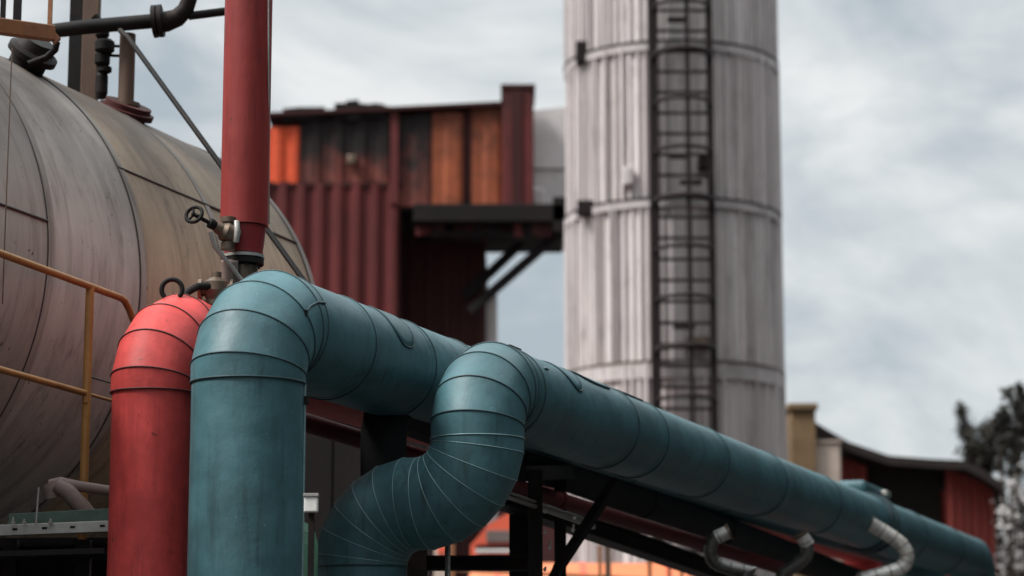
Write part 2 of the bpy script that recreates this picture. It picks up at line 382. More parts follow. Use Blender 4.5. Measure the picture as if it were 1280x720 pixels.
mb = MB(); mb.sweep([x1, y0], R2, 72); part('run_cladding', mb, M['teal'], t2)
mb = MB(); mb.sweep([y0]+jy+[y1], R2+.004, 64); part('elbow_cladding', mb, M['teal'], t2)
mb = MB(); mb.sweep([y1, V((F2.x, F2.y, 0))], R2, 64); part('riser_cladding', mb, M['teal'], t2)
def joints(root, path, R, m, r=.0055):
    for i in range(1, len(path)-1):
        a = (path[i]-path[i-1]).normalized(); b = (path[i+1]-path[i]).normalized()
        seam(root, path[i], a+b, a, R, m, r)
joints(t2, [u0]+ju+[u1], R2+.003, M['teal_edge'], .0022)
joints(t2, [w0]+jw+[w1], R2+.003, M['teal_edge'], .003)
seam(t2, u0, Z, Z, R2+.003, M['teal_seam']); seam(t2, u0-Z*.1, Z, Z, R2, M['teal_seam'])
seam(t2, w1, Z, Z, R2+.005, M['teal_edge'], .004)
joints(t2, [x0]+jx+[x1], R2+.005, M['teal_seam'], .0065)
seam(t2, x1, AX, AX, R2+.005, M['teal_seam'])
sb = along(K2, AX, 597)
for px in (648, 768, 806, 884, 958, 1028, 1138, 1185):
    s = along(K2, AX, px-20*(1776-px)/1179)
    lap(t2, K2+AX*(s-.035), AX, R2, .07, M['teal']); seam(t2, K2+AX*s, AX, AX, R2+.003, M['teal_seam'], .007)
sfl = along(K2, AX, 1084)
for ds in (-.16, .12):
    mb = MB(); mb.lathe(K2+AX*(sfl+ds), AX, [(-.045, R2-.01), (-.045, R2+.03), (.045, R2+.03), (.045, R2-.01)], 64); part('joint_ring', mb, M['teal_seam'], t2)
patch(t2, K2, along(K2, AX, 676), .5, .15, .75, R2, M['teal'], M['teal_seam'], 2.2, er=.006)
patch(t2, K2, along(K2, AX, 718), .1, .34, .6, R2+.004, M['teal'], M['teal_seam'], 3.5, tailcut=.5, er=.007)
patch(t2, K2, along(K2, AX, 772), -.12, .36, .55, R2+.004, M['teal'], M['teal_seam'], 3.5, tailcut=.5, er=.007)
# lifting lug on top, just past the elbow
s = along(K2, AX, 645); c = cyl_pt(K2, s, -.12, R2)
mb = MB(); mb.box(c+Z*.03, AX*.10, NR*.035, Z*.02, .008); mb.box(c+Z*.004, AX*.03, NR*.03, Z*.02, .004); part('lifting_lug', mb, M['black'], t2)
for q in (cyl_pt(K2, along(K2, AX, 640), .95, R2+.006),):
    mb = MB(); mb.box(q, AX*.035, (Z*-.8+NR*.55)*.006, (Z*.55+NR*.8)*.006, .002); part('clip', mb, M['teal_edge'], t2)
# teal valve box standing behind the far run
s = along(K2, AX, 1112); c = K2+AX*s-NR*.28+Z*(R2+.05)
mb = MB(); mb.box(c+Z*.10, AX*.55, NR*.16, Z*.07, .05); mb.box(c+AX*.2-Z*.12, AX*.12, NR*.1, Z*.15, .02); part('valve_box', mb, M['teal'], t2)
mb = MB(); mb.box(c+Z*.09+AX*.25+NR*.2, AX*.10, NR*.035, Z*.03, .01); part('valve_latch', mb, M['pale_metal'], t2)

# ------------------------------------------------------------------ red pipe on the left
D3 = 13.2; R3 = 51.5/FPX*D3
B3 = PD(189, 600, D3); B3.z = 0
K3 = V((B3.x, B3.y, PY(189, 411, B3.y).z))
t3 = thing('insulated_pipe', 'red clad pipe with a salmon topped elbow, left of the tall teal riser', 'pipe', B3)
T0, js, T1 = bend(K3, Z, AX, .36, 4)
mb = MB(); mb.sweep([B3, T0], R3, 72); part('riser_cladding', mb, M['red'], t3)
mb = MB(); mb.sweep([T0]+js+[T1], R3+.008, 72); part('elbow_cladding', mb, M['red'], t3)
E3 = K3+AX*along(K3, AX, 1080); T0e, jse, T1e = bend(E3, AX, -Z, .36, 4)
mb = MB(); mb.sweep([T1, T0e]+jse+[T1e, V((E3.x, E3.y, 0))], R3, 48); part('run_cladding', mb, M['red'], t3)
seam(t3, T0, Z, Z, R3+.008, M['red_seam'], .006)
joints(t3, [T0]+js+[T1], R3+.008, M['red_seam'], .006)
# black lifting shackle and grip on the red elbow
c3 = PD(215, 362, 13.55)
sh = MB(); pts = [c3+V((math.cos(a)*.058, 0, math.sin(a)*.058)) for a in [PI*(-.25+1.5*i/16) for i in range(17)]]
sh.tube(pts, .014, 8); sh = tag(sh.build('lifting_shackle', M['black'], None, PD(215, 378, 13.55)), 'small black ring shackle standing on the red elbow', 'shackle')

# ------------------------------------------------------------------ red vent pipe, top left
D4 = 14.25; R4 = 30/FPX*D4
V4 = PD(307, 200, D4)
def at4(py): return V((V4.x, V4.y, PY(307, py, V4.y).z))
t4 = thing('vent_pipe', 'tall upright red vent pipe rising out of the picture above the teal elbow', 'pipe', at4(400))
mb = MB(); mb.lathe(at4(283), Z, [(0, R4*.86), (.0, R4), (at4(-260).z-at4(283).z, R4), (at4(-260).z-at4(283).z, R4-.03)], 48); part('upper_barrel', mb, M['vent_red'], t4)
z0 = at4(318)
mb = MB(); mb.lathe(z0, Z, [(0, R4*.80), (.02, R4*.80), (at4(284).z-z0.z, R4*.91)], 48); part('lower_barrel', mb, M['vent_dark'], t4)
mb = MB(); mb.lathe(at4(323), Z, [(0, .02), (0, R4*.86), (.018, R4*.86), (.018, .02)], 48); part('flange', mb, M['pale_metal'], t4)
mb = MB(); mb.lathe(at4(331), Z, [(0, .02), (0, R4*.84), (.032, R4*.84), (.032, .02)], 48)
for k in range(10):
    a = 2*PI*k/10; mb.lathe(at4(334)+V((math.cos(a), math.sin(a), 0))*R4*.7, Z, [(0, .0), (0, .012), (.07, .012), (.07, 0)], 6, False)
part('bolted_flange', mb, M['black'], t4)
mb = MB(); mb.lathe(at4(400), Z, [(0, R4*.55), (at4(333).z-at4(400).z, R4*.6)], 32); part('nozzle', mb, M['bronze'], t4)
mb = MB(); mb.sweep([PD(336, -200, D4+.02), PD(336, 280, D4+.02)], .006, 8)  # pale line standing for the sky sheen on the vent's right rim
part('rim_glint', mb, M['pale_metal'], t4)

# valve with handwheel beside the vent pipe
vb = PD(285, 291, 14.0)
tv = thing('hand_valve', 'small grimy bronze valve with a black handwheel at the foot of the vent pipe', 'valve', PD(287, 312, 14.0))
mb = MB(); dv = (PD(246, 270, 13.9)-vb).normalized()
mb.lathe(vb-dv*.06, dv, [(0, 0), (0, .05), (.03, .062), (.09, .06), (.11, .04), (.15, .03), (.15, 0)], 20); 
mb.lathe(vb+Z*.0-Z*.10, Z, [(0, 0), (0, .042), (.04, .042), (.05, .03), (.15, .032), (.16, .045), (.19, .045), (.19, 0)], 20)
part('valve_body', mb, M['bronze'], tv)
mb = MB(); mb.lathe(vb+dv*.06, dv, [(0, .022), (.05, .03), (.07, .03), (.075, .012), (.19, .012), (.19, 0)], 12); part('stem', mb, M['black'], tv)
hw = vb+dv*.235; hn = (dv*.75+V((.25, -.6, .1))).normalized(); ha = hn.orthogonal().normalized(); hb = hn.cross(ha)
mb = MB(); mb.loop([hw+(ha*math.cos(2*PI*k/24)+hb*math.sin(2*PI*k/24))*.05 for k in range(24)], .011, 8)
for k in range(3):
    q = (ha*math.cos(2*PI*k/3)+hb*math.sin(2*PI*k/3))*.05; mb.tube([hw, hw+q], .007, 6)
mb.tube([hw-dv*.06, hw+dv*.01], .012, 8)
part('handwheel', mb, M['black'], tv)
mb = MB(); mb.tube([vb+V((.05, -.02, .06)), vb+V((.06, -.05, .0)), vb+V((.05, -.03, -.06))], .018, 10); part('bonnet_plate', mb, M['pale_metal'], tv)
# drip tube from valve down behind the teal elbow
mb = MB(); mb.tube([PD(263, 290, 13.9), PD(268, 308, 13.9), PD(288, 332, 13.95), PD(312, 364, 14.0)], .014, 8)
tag(mb.build('drain_tube', M['pale_metal'], None, PD(300, 350, 14.0)), 'thin pale tube slanting from the hand valve down behind the teal elbow', 'tube')
# second valve lump above the red elbow
tb = thing('gate_valve', 'squat dark valve with a curved lever arm behind the red elbow', 'valve', PD(270, 385, 13.9))
mb = MB(); c = PD(270, 362, 13.9)
mb.lathe(c-Z*.10, Z, [(0, 0), (0, .09), (.03, .09), (.035, .055), (.09, .075), (.14, .075), (.17, .03), (.2, .03), (.2, 0)], 20)
mb.lathe(c+V((-.1, 0, -.0)), V((1, 0, 0)), [(0, 0), (0, .06), (.02, .06), (.025, .04), (.18, .04), (.185, .06), (.2, .06), (.2, 0)], 18)
part('valve_body', mb, M['bronze'], tb)
mb = MB(); mb.tube([PD(262, 358, 13.85), PD(247, 358, 13.8), PD(236, 364, 13.75), PD(228, 372, 13.7)], .022, 8); part('lever', mb, M['black'], tb)
mb = MB(); mb.sweep([PD(287, 326, 14.0), PD(287, 390, 14.05)], .05, 16); mb.sweep([PD(300, 335, 14.1), PD(300, 390, 14.1)], .035, 16); part('spool', mb, M['pinkgrey'], tb)

# ------------------------------------------------------------------ the big tank
Dt = 1.7*FPX/350.0
C0 = PD(-246, 330, Dt)-Z*.055; RTk = 1.7
def tank_c(s):     # centre at image scale s (1 = first seam)
    return C0+AX*along_depth(Dt/s)
def along_depth(D):
    return (D-Dt)/AX.dot(FW)
base_t = V((C0.x, C0.y, 0))
tt = thing('storage_tank', 'huge grey metal clad horizontal tank filling the left of the picture', 'tank', base_t)
cs = [1.5, 1.22, 1.0, .935, .875, .81]
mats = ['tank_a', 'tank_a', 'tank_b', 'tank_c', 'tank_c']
for i in range(5):
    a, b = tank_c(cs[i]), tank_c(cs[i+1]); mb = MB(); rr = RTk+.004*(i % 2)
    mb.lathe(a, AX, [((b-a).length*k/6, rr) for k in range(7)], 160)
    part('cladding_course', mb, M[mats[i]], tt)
# dished far end with its shoulder
e = tank_c(.81); prof = [(0, RTk+.004)]
for k in range(1, 11):
    a = PI/2*k/10; prof.append((.62*math.sin(a), max(RTk*math.cos(a), .001)))
mb = MB()
n = 128; ax = AX; a_ = ax.orthogonal().normalized(); b_ = ax.cross(a_); vs = []
for h, r in prof: vs += [e+ax*h+(a_*math.cos(2*PI*k/n)+b_*math.sin(2*PI*k/n))*r for k in range(n)]
mb.add(vs, [(i*n+k, i*n+(k+1) % n, (i+1)*n+(k+1) % n, (i+1)*n+k) for i in range(len(prof)-1) for k in range(n)])
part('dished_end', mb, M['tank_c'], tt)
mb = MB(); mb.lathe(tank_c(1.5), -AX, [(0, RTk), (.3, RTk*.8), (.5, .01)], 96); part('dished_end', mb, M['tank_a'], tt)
for s, br in ((1.22, .007), (1.0, .007), (.935, .005), (.875, .004), (.81, .006)):
    part('seam_band', bead(tank_c(s), AX, AX, RTk+.004, br, 128), M['tank_seam'], tt)
    mb = MB(); mb.lathe(tank_c(s), AX, [(.004, RTk), (.004, RTk+.009), (.07, RTk+.009), (.07, RTk)], 160); part('lap_strip', mb, M['tank_a'], tt)
def tank_pt(s, px, py):  # point on tank front surface at ray
    r = ray(px, py).normalized(); q = CAM-C0
    # cylinder intersection
    d = r-AX*r.dot(AX); o = q-AX*q.dot(AX); A = d.dot(d); Bq = 2*d.dot(o); Cq = o.dot(o)-(RTk+.006)**2
    disc = Bq*Bq-4*A*Cq
    t = (-Bq-math.sqrt(max(disc, 0)))/(2*A); return CAM+r*t
for (pa, pb) in (((50, 273), (-160, 198)), ((228, 243), (183, 225)), ((50, 440), (-100, 400)),):
    p = tank_pt(0, *pa); o = (p-C0); o -= AX*o.dot(AX); o.normalize(); o *= RTk+.006
    if pa[0] == 50: sa, sb_ = along_depth(Dt/1.5), along_depth(Dt/1.0)
    else: sa, sb_ = along_depth(Dt/.935), along_depth(Dt/.81)
    if pa[1] == 440: continue
    mb = MB(); mb.tube([C0+AX*sa+o, C0+AX*sb_+o], .009, 8); part('lap_strip', mb, M['tank_seam'], tt)
for s in (1.32, .86):
    c = tank_c(s); mb = MB()
    mb.box(V((c.x, c.y, (c.z-RTk*.62)/2)), AX*.18, NR*1.35, Z*((c.z-RTk*.62)/2), .02); part('saddle', mb, M['soot'], tt)
# manhole nozzle with dark cover ring on the tank's crown
Dm = 16.9
mb = MB(); cm = PD(160, 133, Dm); upn = (UP*.90+RT*.32+V((0, -.15, 0))).normalized()
mb.lathe(cm-upn*.18, upn, [(0, .12), (.12, .15), (.12, .19), (.16, .195), (.165, .165), (.20, .165), (.20, 0)], 40); part('manhole_cover', mb, M['cover_red'], tt)
mb = MB(); mb.lathe(PD(28, 92, 15.6), (RT*.45+UP*.75+FW*-.25), [(0, .12), (.13, .12), (.13, .165), (.17, .165), (.19, .13), (.25, .10), (.25, 0)], 32); part('nozzle', mb, M['black'], tt)
mb = MB(); mb.lathe(PD(44, 68, 15.7), (RT*.3+UP*.7-FW*.2), [(-.12, .08), (.02, .08), (.05, .02)], 24); part('nozzle', mb, M['pale_metal'], tt)
mb = MB(); mb.tube([PD(36, 80, 15.4), PD(58, 72, 15.4), PD(69, 62, 15.4), PD(71, 52, 15.4)], .024, 8); part('davit_hook', mb, M['black'], tt)

# upright I post and riser pipe standing on the tank's crown
Dp = 17.2
mb = MB(); a, b = PD(104, 140, Dp), PD(104, -80, Dp); b.x = a.x; b.y = a.y
w = 29/FPX*Dp
mb.bar(a-V((w*.28, 0, 0)), b-V((w*.28, 0, 0)), w*.44, w*.8); 
tp = thing('steel_post', 'upright brown and black steel post on top of the tank', 'post', a)
part('black_channel', mb, M['black'], tp)
mb = MB(); mb.bar(a+V((w*.24, .0, 0)), b+V((w*.24, .0, 0)), w*.55, w*.7, bev=.006); part('brown_channel', mb, M['brown_steel'], tp)
tw = thing('valve_cluster', 'stack of dark valves hanging on the right of the steel post', 'valve', PD(128, 112, Dp-.1))
for (x, y, r, h) in ((128, 40, .05, .09), (131, 58, .07, .1), (128, 74, .055, .1), (131, 87, .05, .05), (127, 106, .045, .2)):
    mb = MB(); mb.lathe(PD(x, y, Dp-.1)-Z*h/2, Z, [(0, 0), (0, r*.7), (h*.2, r), (h*.8, r), (h, r*.7), (h, 0)], 16); part('valve_body', mb, M['black'], tw)
for y in (57, 69):
    mb = MB(); mb.tube([PD(128, y, Dp-.1), PD(156, y+1, Dp-.05)], .011, 8); part('tie_pipe', mb, M['black'], tw)
mb = MB(); mb.tube([PD(118, 20, Dp-.1), PD(127, 30, Dp-.1), PD(128, 110, Dp-.1)], .03, 8); part('riser', mb, M['black'], tw)
a, b = PD(157, 140, Dm), PD(157, 38, Dm); b.x = a.x; b.y = a.y
mb = MB(); mb.lathe(a, Z, [(0, 0), (0, .056), ((b-a).length, .056), ((b-a).length, 0)], 24)
mb.lathe(a+Z*.03, Z, [(0, .056), (0, .1), (.03, .1), (.03, .056)], 24)
tag(mb.build('stand_pipe', M['brown_steel'], None, a), 'dusty brown stand pipe on the manhole cover of the tank', 'pipe')
# overhead black line with flange and upturn
to = thing('overhead_pipe', 'black pipe crossing above the tank with a flange and an upturned end', 'pipe', PD(104, 33, Dp-.35))
Do = Dp-.3
mb = MB(); mb.tube([PD(40, 42, Do), PD(104, 34, Do), PD(195, 26, Do)], .052, 14); part('barrel', mb, M['black'], to)
mb = MB(); fd = (PD(200, 25, Do)-PD(190, 26, Do)).normalized()
mb.lathe(PD(191, 27, Do), fd, [(0, 0), (0, .115), (.03, .115), (.03, .06), (.04, .06), (.04, .115), (.07, .115), (.07, 0)], 24); part('flange', mb, M['black'], to)
mb = MB(); mb.tube([PD(196, 28, Do), PD(208, 27, Do), PD(222, 22, Do), PD(232, 12, Do), PD(237, -2, Do), PD(239, -60, Do)], [.075, .074, .066, .06, .056, .056], 14); part('upturn', mb, M['black'], to)
mb = MB(); mb.tube([PD(236, 20, Do), PD(300, 12, Do+.1)], .03, 10); part('branch', mb, M['black'], to)
# long slanting stay
mb = MB(); mb.tube([PD(150, 38, 16.6), PD(160, 47, 16.5), PD(275, 205, 15.6), PD(385, 358, 15.0)], .018, 10)
tag(mb.build('stay_rod', M['black'], None, PD(385, 358, 15.0)), 'long thin black rod slanting from the overhead pipe down behind the vent pipe', 'rod')
# platform kerb and posts at top left
tq = thing('platform_railing', 'orange brown platform edge with thin uprights at the top left corner above the tank', 'railing', PD(40, 55, 15.2))
Dq = 15.2
mb = MB(); mb.bar(PD(-60, 25, Dq-.6), PD(66, 42, Dq), .06, .10, bev=.008); part('toe_board', mb, M['orange_rail'], tq)
mb = MB(); mb.bar(PD(60, 38, Dq), PD(72, 52, Dq), .05, .05); part('bracket', mb, M['orange_rail'], tq)
for x, w, mm in ((3, .03, 'black'), (21, .045, 'black'), (62, .026, 'orange_rail')):
    a = PD(x, 34, Dq+.03); mb = MB(); mb.bar(a, a+Z*.9, w, w); part('upright', mb, M[mm], tq)
a = PD(3, 380, 13.2)
mb = MB(); mb.bar(a, V((a.x, a.y, PY(3, 60, a.y).z)), .006, .006)
tag(mb.build('guide_wire', M['brown_steel'], None, a), 'thin upright yellowish rod at the left edge before the tank', 'rod')

# yellow guard rail before the tank
ta = PD(105, 600, 13.75)
tr = thing('guard_rail', 'yellow tube guard rail with one upright before the tank', 'railing', ta)
dR = ray(1640, 920).normalized()
pr = lambda py, ds: V((ta.x, ta.y, PY(105, py, ta.y).z))+dR*ds
rr = 5.5/FPX*13.75
mb = MB(); mb.tube([V((ta.x, ta.y, PY(105, 700, ta.y).z)), pr(358, 0)], rr, 14); part('post', mb, M['yellow'], tr)
mb = MB(); s155 = along(pr(358, 0), dR, 150)
mb.tube([pr(358, -2.2), pr(358, s155)] + [pr(358, s155)+dR*x-Z*z for x, z in ((.06, .01), (.12, .05), (.2, .13), (.27, .22))], rr*.85, 12); part('top_rail', mb, M['yellow'], tr)
mb = MB(); mb.tube([pr(492, -2.2), pr(492, .02)], rr*.75, 12); part('mid_rail', mb, M['yellow'], tr)
mb = MB(); mb.tube([pr(492, .02), pr(492, .62)], rr*.4, 10); part('mid_rail', mb, M['yellow'], tr)
mb = MB(); mb.tube([pr(470, .02), pr(470, .62)], .006, 8); part('cable', mb, M['tank_seam'], tr)
mb = MB(); mb.box(pr(498, 0), RT*.012, V((0, .035, 0)), Z*.03, .004); part('clamp', mb, M['yellow'], tr)
mb = MB(); mb.tube([V((ta.x, ta.y, PY(105, 700, ta.y).z))+dR*-1.9, pr(358, -1.9)], rr, 14); part('post', mb, M['yellow'], tr)

# lower left: platform beam, green channel, pipe stub, rod
Db = 13.2
tf = thing('walkway_beam', 'pale galvanised slotted beam with a dull green channel on it, lower left', 'beam', PD(60, 668, Db))
a, b = PD(-120, 668, Db+.05), PD(140, 658, Db)
mb = MB(); hgt = 14/FPX*Db
mb.bar(a, b, .05, hgt, bev=.004); part('slotted_beam', mb, M['pale_metal'], tf)
for x in (20, 57, 92, 129):
    q = a.lerp(b, (x+120)/260.0)-V((0, .026, 0))+Z*.003; mb = MB(); mb.box(q, RT*.014, V((0, .004, 0)), Z*.006, .002); part('slot', mb, M['soot'], tf)
mb = MB(); a2, b2 = PD(12, 648, Db+.12), PD(140, 641, Db+.12)
mb.bar(a2, b2, .06, .045, bev=.004); mb.bar(a2+Z*.0-V((0, .03, .03)), b2-V((0, .03, .03)), .02, .03); part('green_channel', mb, M['green_dark'], tf)
mb = MB(); mb.bar(PD(-120, 700, Db+.1), PD(140, 692, Db+.1), .5, .03); part('deck_plate', mb, M['soot'], tf)
q0_, q1_ = PD(-140, 690, Db+.75), PD(150, 690, Db+.75)
mb = MB(); mb.rect(q0_.x, q1_.x, q0_.y, q0_.y+.03, 0, PY(60, 672, q0_.y).z); part('shade_panel', mb, M['soot'], tf)  # added dark sheet giving the black shade under the deck
mb = MB(); mb.bar(PD(-140, 690, Db+.5), PD(150, 682, Db+.5), .5, .02); part('deck_plate', mb, M['soot'], tf)
for x in (14, 105):
    q = PD(x, 675, Db+.2); mb = MB(); mb.bar(V((q.x, q.y, 0)), q, .08, .08); part('leg', mb, M['black'], tf)
mb = MB(); a = PD(45, 655, Db-.03); mb.tube([a, V((a.x+.008, a.y, PY(46, 609, a.y).z))], .006, 8)
tag(mb.build('marker_rod', M['pale_metal'], None, a), 'thin pale rod standing on the slotted beam', 'rod')
for x, h in ((16, 9), (30, 6), (63, 7)):
    a = PD(x, 655, Db-.03); mb = MB(); mb.tube([a, a+Z*h/FPX*Db], .007, 6); mb.lathe(a, Z, [(0, 0), (0, .014), (.014, .014), (.014, 0)], 6, False)
    part('bolt', mb, M['pale_metal'], tf)
tz = thing('pipe_elbow', 'dusty pinkish pipe elbow lying behind the slotted beam', 'pipe', PD(100, 645, Db+.4))
mb = MB(); mb.tube([PD(62, 606, Db+.4), PD(75, 604, Db+.4), PD(100, 608, Db+.4), PD(160, 617, Db+.45)], [.03, .036, .03, .028], 14); part('arm', mb, M['pinkgrey'], tz)
mb = MB(); mb.tube([PD(70, 606, Db+.36), PD(85, 615, Db+.36), PD(102, 634, Db+.36), PD(118, 655, Db+.36)], [.04, .048, .05, .05], 16); part('arm', mb, M['pinkgrey'], tz)
mb = MB(); mb.tube([PD(60, 604, Db+.38), PD(64, 612, Db+.38), PD(66, 622, Db+.38)], .045, 14); part('coupling', mb, M['pinkgrey'], tz)

# green drum edge and white box between the risers
c = PD(372, 700, 13.7); mb = MB(); hz = PY(372, 655, c.y).z
mb.lathe(V((c.x, c.y, 0)), Z, [(0, 0), (0, .115), (hz-.12, .115), (hz-.05, .10), (hz, .06), (hz+.03, 0)], 32)
tag(mb.build('gas_cylinder', M['green'], None, V((c.x, c.y, 0))), 'green upright cylinder half hidden behind the tall teal riser', 'cylinder')
tj = thing('junction_box', 'small white box beside the tall teal riser on a thin dark post', 'box', V((PD(389, 640, 12.2).x, PD(389, 640, 12.2).y, 0)))
q = PD(389, 631, 12.2); mb = MB(); mb.box(q, RT*.034, V((0, .03, 0)), Z*.038, .006); part('body', mb, M['white'], tj)
mb = MB(); mb.box(q+Z*.047-V((0, .002, 0)), RT*.038, V((0, .035, 0)), Z*.008, .002); part('lid', mb, M['pale_metal'], tj)
mb = MB(); mb.bar(V((q.x, q.y+.03, 0)), V((q.x, q.y+.03, q.z-.04)), .03, .03); part('post', mb, M['black'], tj)

th = thing('shade_hall', 'long dark unseen hall added behind the viewer to shade the pipes', 'building', (30, -16, 0))  # unseen hall added to block the low sky behind the camera
mb = MB(); mb.corr((60, -9), (2, -9), 0, 13, 1.2, .12, V((0, 1, 0))); mb.rect(2, 60, -24, -9.1, 0, 12.98); part('wall', mb, M['black_clad'], th)
mb = MB(); mb.rect(1.5, 60.5, -24.5, -8.5, 13.003, 13.2, .02); part('roof', mb, M['roof'], th)

th = thing('shade_block', 'dark unseen block added right of the yard to shade the pipe sides', 'building', (24, 10, 0))  # unseen block added to keep side sky off the pipes
mb = MB(); mb.corr((13.8, -7), (13.8, 50), 0, 18, 1.2, .12, V((-1, 0, 0))); mb.rect(13.9, 34, -7, 50, 0, 17.98); part('wall', mb, M['black_clad'], th)
mb = MB(); mb.rect(13.4, 34.5, -7.5, 50.5, 18.003, 18.2, .02); part('roof', mb, M['roof'], th)
# ------------------------------------------------------------------ lower lines under the teal pipes
def low_line(px, py, off, dec):
    """a point at photo position on the vertical plane at offset off, and a direction falling dec degrees"""
    r = ray(px, py); t = (off-CAM.dot(NR))/r.dot(NR); p = CAM+r*t
    d = (AX*math.cos(math.radians(dec))-Z*math.sin(math.radians(dec))).normalized(); return p, d
pa_, pb_ = low_line(385, 529, -6.15, 0)[0], low_line(930, 696, -5.25, 0)[0]
p = pa_; d = (pb_-pa_).normalized()
a = p+d*along(p, d, 335); b = p+d*along(p, d, 985)
tl = thing('drain_line', 'dark red pipe running beneath the teal pipes', 'pipe', V((a.x, a.y, 0)))
T0, js, T1 = bend(a, Z, d, .2, 5); T0e, jse, T1e = bend(b, d, -Z, .2, 5)
mb = MB(); mb.tube([V((a.x, a.y, 0)), T0]+js+[T1, T0e]+jse+[T1e, V((b.x, b.y, 0))], .058, 20); part('barrel', mb, M['dark_red'], tl)
for px in (470, 700, 880):
    s = along(p, d, px); mb = MB(); mb.lathe(p+d*s, d, [(-.03, .055), (-.03, .068), (.03, .068), (.03, .055)], 24); part('coupling', mb, M['dark_red'], tl)
p, d = low_line(760, 610, -5.8, 1.6)
a = p+d*along(p, d, 480); b = p+d*along(p, d, 1110)
ta2 = thing('insulated_pipe', 'black clad pipe slung close beneath the teal pipes', 'pipe', V((a.x, a.y, 0)))
T0, js, T1 = bend(a, Z, d, .2, 4); T0e, jse, T1e = bend(b, d, -Z, .2, 4)
mb = MB(); mb.sweep([V((a.x, a.y, 0)), T0]+js+[T1, T0e]+jse+[T1e, V((b.x, b.y, 0))], .14, 40); part('cladding', mb, M['black_clad'], ta2)
for px in (600, 690, 800, 900, 990):
    s = along(p, d, px); part('seam_band', bead(p+d*s, d, d, .142, .007, 40), M['black'], ta2)
p, d = low_line(760, 668, -5.9, 2.2)
a = p+d*along(p, d, 596); b = p+d*along(p, d, 1000)
mb = MB(); mb.ibeam(a, b, .16, .15, .014)
tb2 = thing('rack_beam', 'long dark steel beam below the black clad pipe', 'beam', a); part('beam', mb, M['black'], tb2)
for px in (650, 990):
    q = p+d*along(p, d, px); mb = MB(); mb.ibeam(V((q.x, q.y, 0)), q-Z*.08, .12, .12, .012, AX); part('leg', mb, M['black'], tb2)
for k, (py, r) in enumerate(((618, .012), (624, .018))):
    p, d = low_line(642, py, -5.35, 2.0); a = p+d*along(p, d, 560); b = p+d*along(p, d, 742)
    mb = MB(); mb.tube([V((a.x, a.y, 0)), a, b], r, 10, False)
    tag(mb.build('instrument_tube', M['pale_metal'], None, V((a.x, a.y, 0))), ('upper, thinner', 'lower, thicker')[k]+' pale tube of the pair showing beside the black frame under the S bend', 'tube', 'pale tubes under the teal pipes')

# black support frame
Ds = 16.6
tsf = thing('support_frame', 'black steel support frame with a diagonal brace under the teal pipes', 'frame', V((PD(682, 700, Ds).x, PD(682, 700, Ds).y, 0)))
def colx(px, D, y0, w):
    q = PD(px, y0, D); mb = MB(); mb.ibeam(V((q.x, q.y, 0)), q, w, w, .014, V((0, 1, 0))); return mb
part('column', colx(669, 15.9, 588, .095), M['black'], tsf); part('column', colx(700, Ds+.9, 588, .085), M['black'], tsf)
mb = MB(); mb.bar(PD(770, 600, Ds-.2), PD(697, 712, Ds), .06, .06); mb.bar(PD(697, 712, Ds), PD(690, 726, Ds), .06, .06); part('brace', mb, M['black'], tsf)
mb = MB(); mb.bar(PD(650, 592, 15.8), PD(720, 590, 17.9), .08, .1); part('cap_beam', mb, M['black'], tsf)
mb = MB(); mb.ibeam(PD(520, 704, 16.3), PD(664, 704, 16.3), .1, .1, .014); part('cross_beam', mb, M['black'], tsf)
q = PD(522, 662, 16.3); mb = MB(); mb.ibeam(V((q.x, q.y, 0)), q, .13, .13, .014, V((0, 1, 0))); part('column', mb, M['black'], tsf)
for (x, y, h) in ((681, 640, .02), (681, 666, .02), (716, 663, .04), (687, 685, .05), (681, 712, .02), (718, 648, .015)):
    mb = MB(); mb.lathe(PD(x, y, 15.75), V((0, -1, 0)), [(0, 0), (0, .012), (.03, .012), (.03, 0)], 8, False); mb.bar(PD(x, y, 15.74), PD(x+1, y-h*FPX/16, 15.74), .012, .01); part('bolt', mb, M['pale_metal'], tsf)

# aluminium branch pipes at the lower right
def branch(label, pts, D, r, m='alu', gap=.0):
    b = PD(*pts[-1], D); t = thing('branch_pipe', label, 'pipe', V((b.x, b.y, 0)), 'silver branch pipes under the teal run')
    P3 = [PD(x, y, D) for x, y in pts]
    # smooth by Catmull-Rom, then gore it
    out = []
    for i in range(len(P3)-1):
        p0, p1, p2, p3 = P3[max(i-1, 0)], P3[i], P3[i+1], P3[min(i+2, len(P3)-1)]
        for k in range(3):
            u = k/3; out.append(.5*((2*p1)+(p2-p0)*u+(2*p0-5*p1+4*p2-p3)*u*u+(3*p1-p0-3*p2+p3)*u**3))
    out.append(P3[-1]); end = P3[-1]
    out.append(V((end.x-.12, end.y, end.z-.25))); out.append(V((end.x-.12, end.y, 0)))
    mb = MB(); mb.sweep(out, r, 28); part('cladding', mb, M[m], t)
    if m == 'alu_shade':
        dd = (out[1]-out[0]).normalized(); mb = MB(); mb.lathe(out[0]-dd*.012, dd, [(0, 0), (0, r+.004), (.10, r+.004), (.10, r-.003)], 28); part('lit_tip', mb, M['alu'], t)  # brighter sleeve: the lit tip of the shaded pipe as colour
    d0_ = (out[1]-out[0]).normalized(); mb = MB(); mb.lathe(out[0]-d0_*.03, d0_, [(0, 0), (0, r+.016), (.018, r+.016), (.018, r-.002)], 28); part('collar', mb, M['bronze'], t)
    for i in range(2, len(out)-2, 2):
        a = (out[i]-out[i-1]).normalized(); b2 = (out[i+1]-out[i]).normalized()
        part('seam_band', bead(out[i], a+b2, a, r+.001, .005, 28), M['alu_shade'] if m == 'alu_shade' else M['bronze'], t)
branch('bright silver bent pipe hooking out beneath the dark joint ring of the far teal run', [(1088, 655), (1110, 668), (1127, 681), (1134, 696), (1126, 710), (1105, 717), (1078, 724)], 23.2, .068)
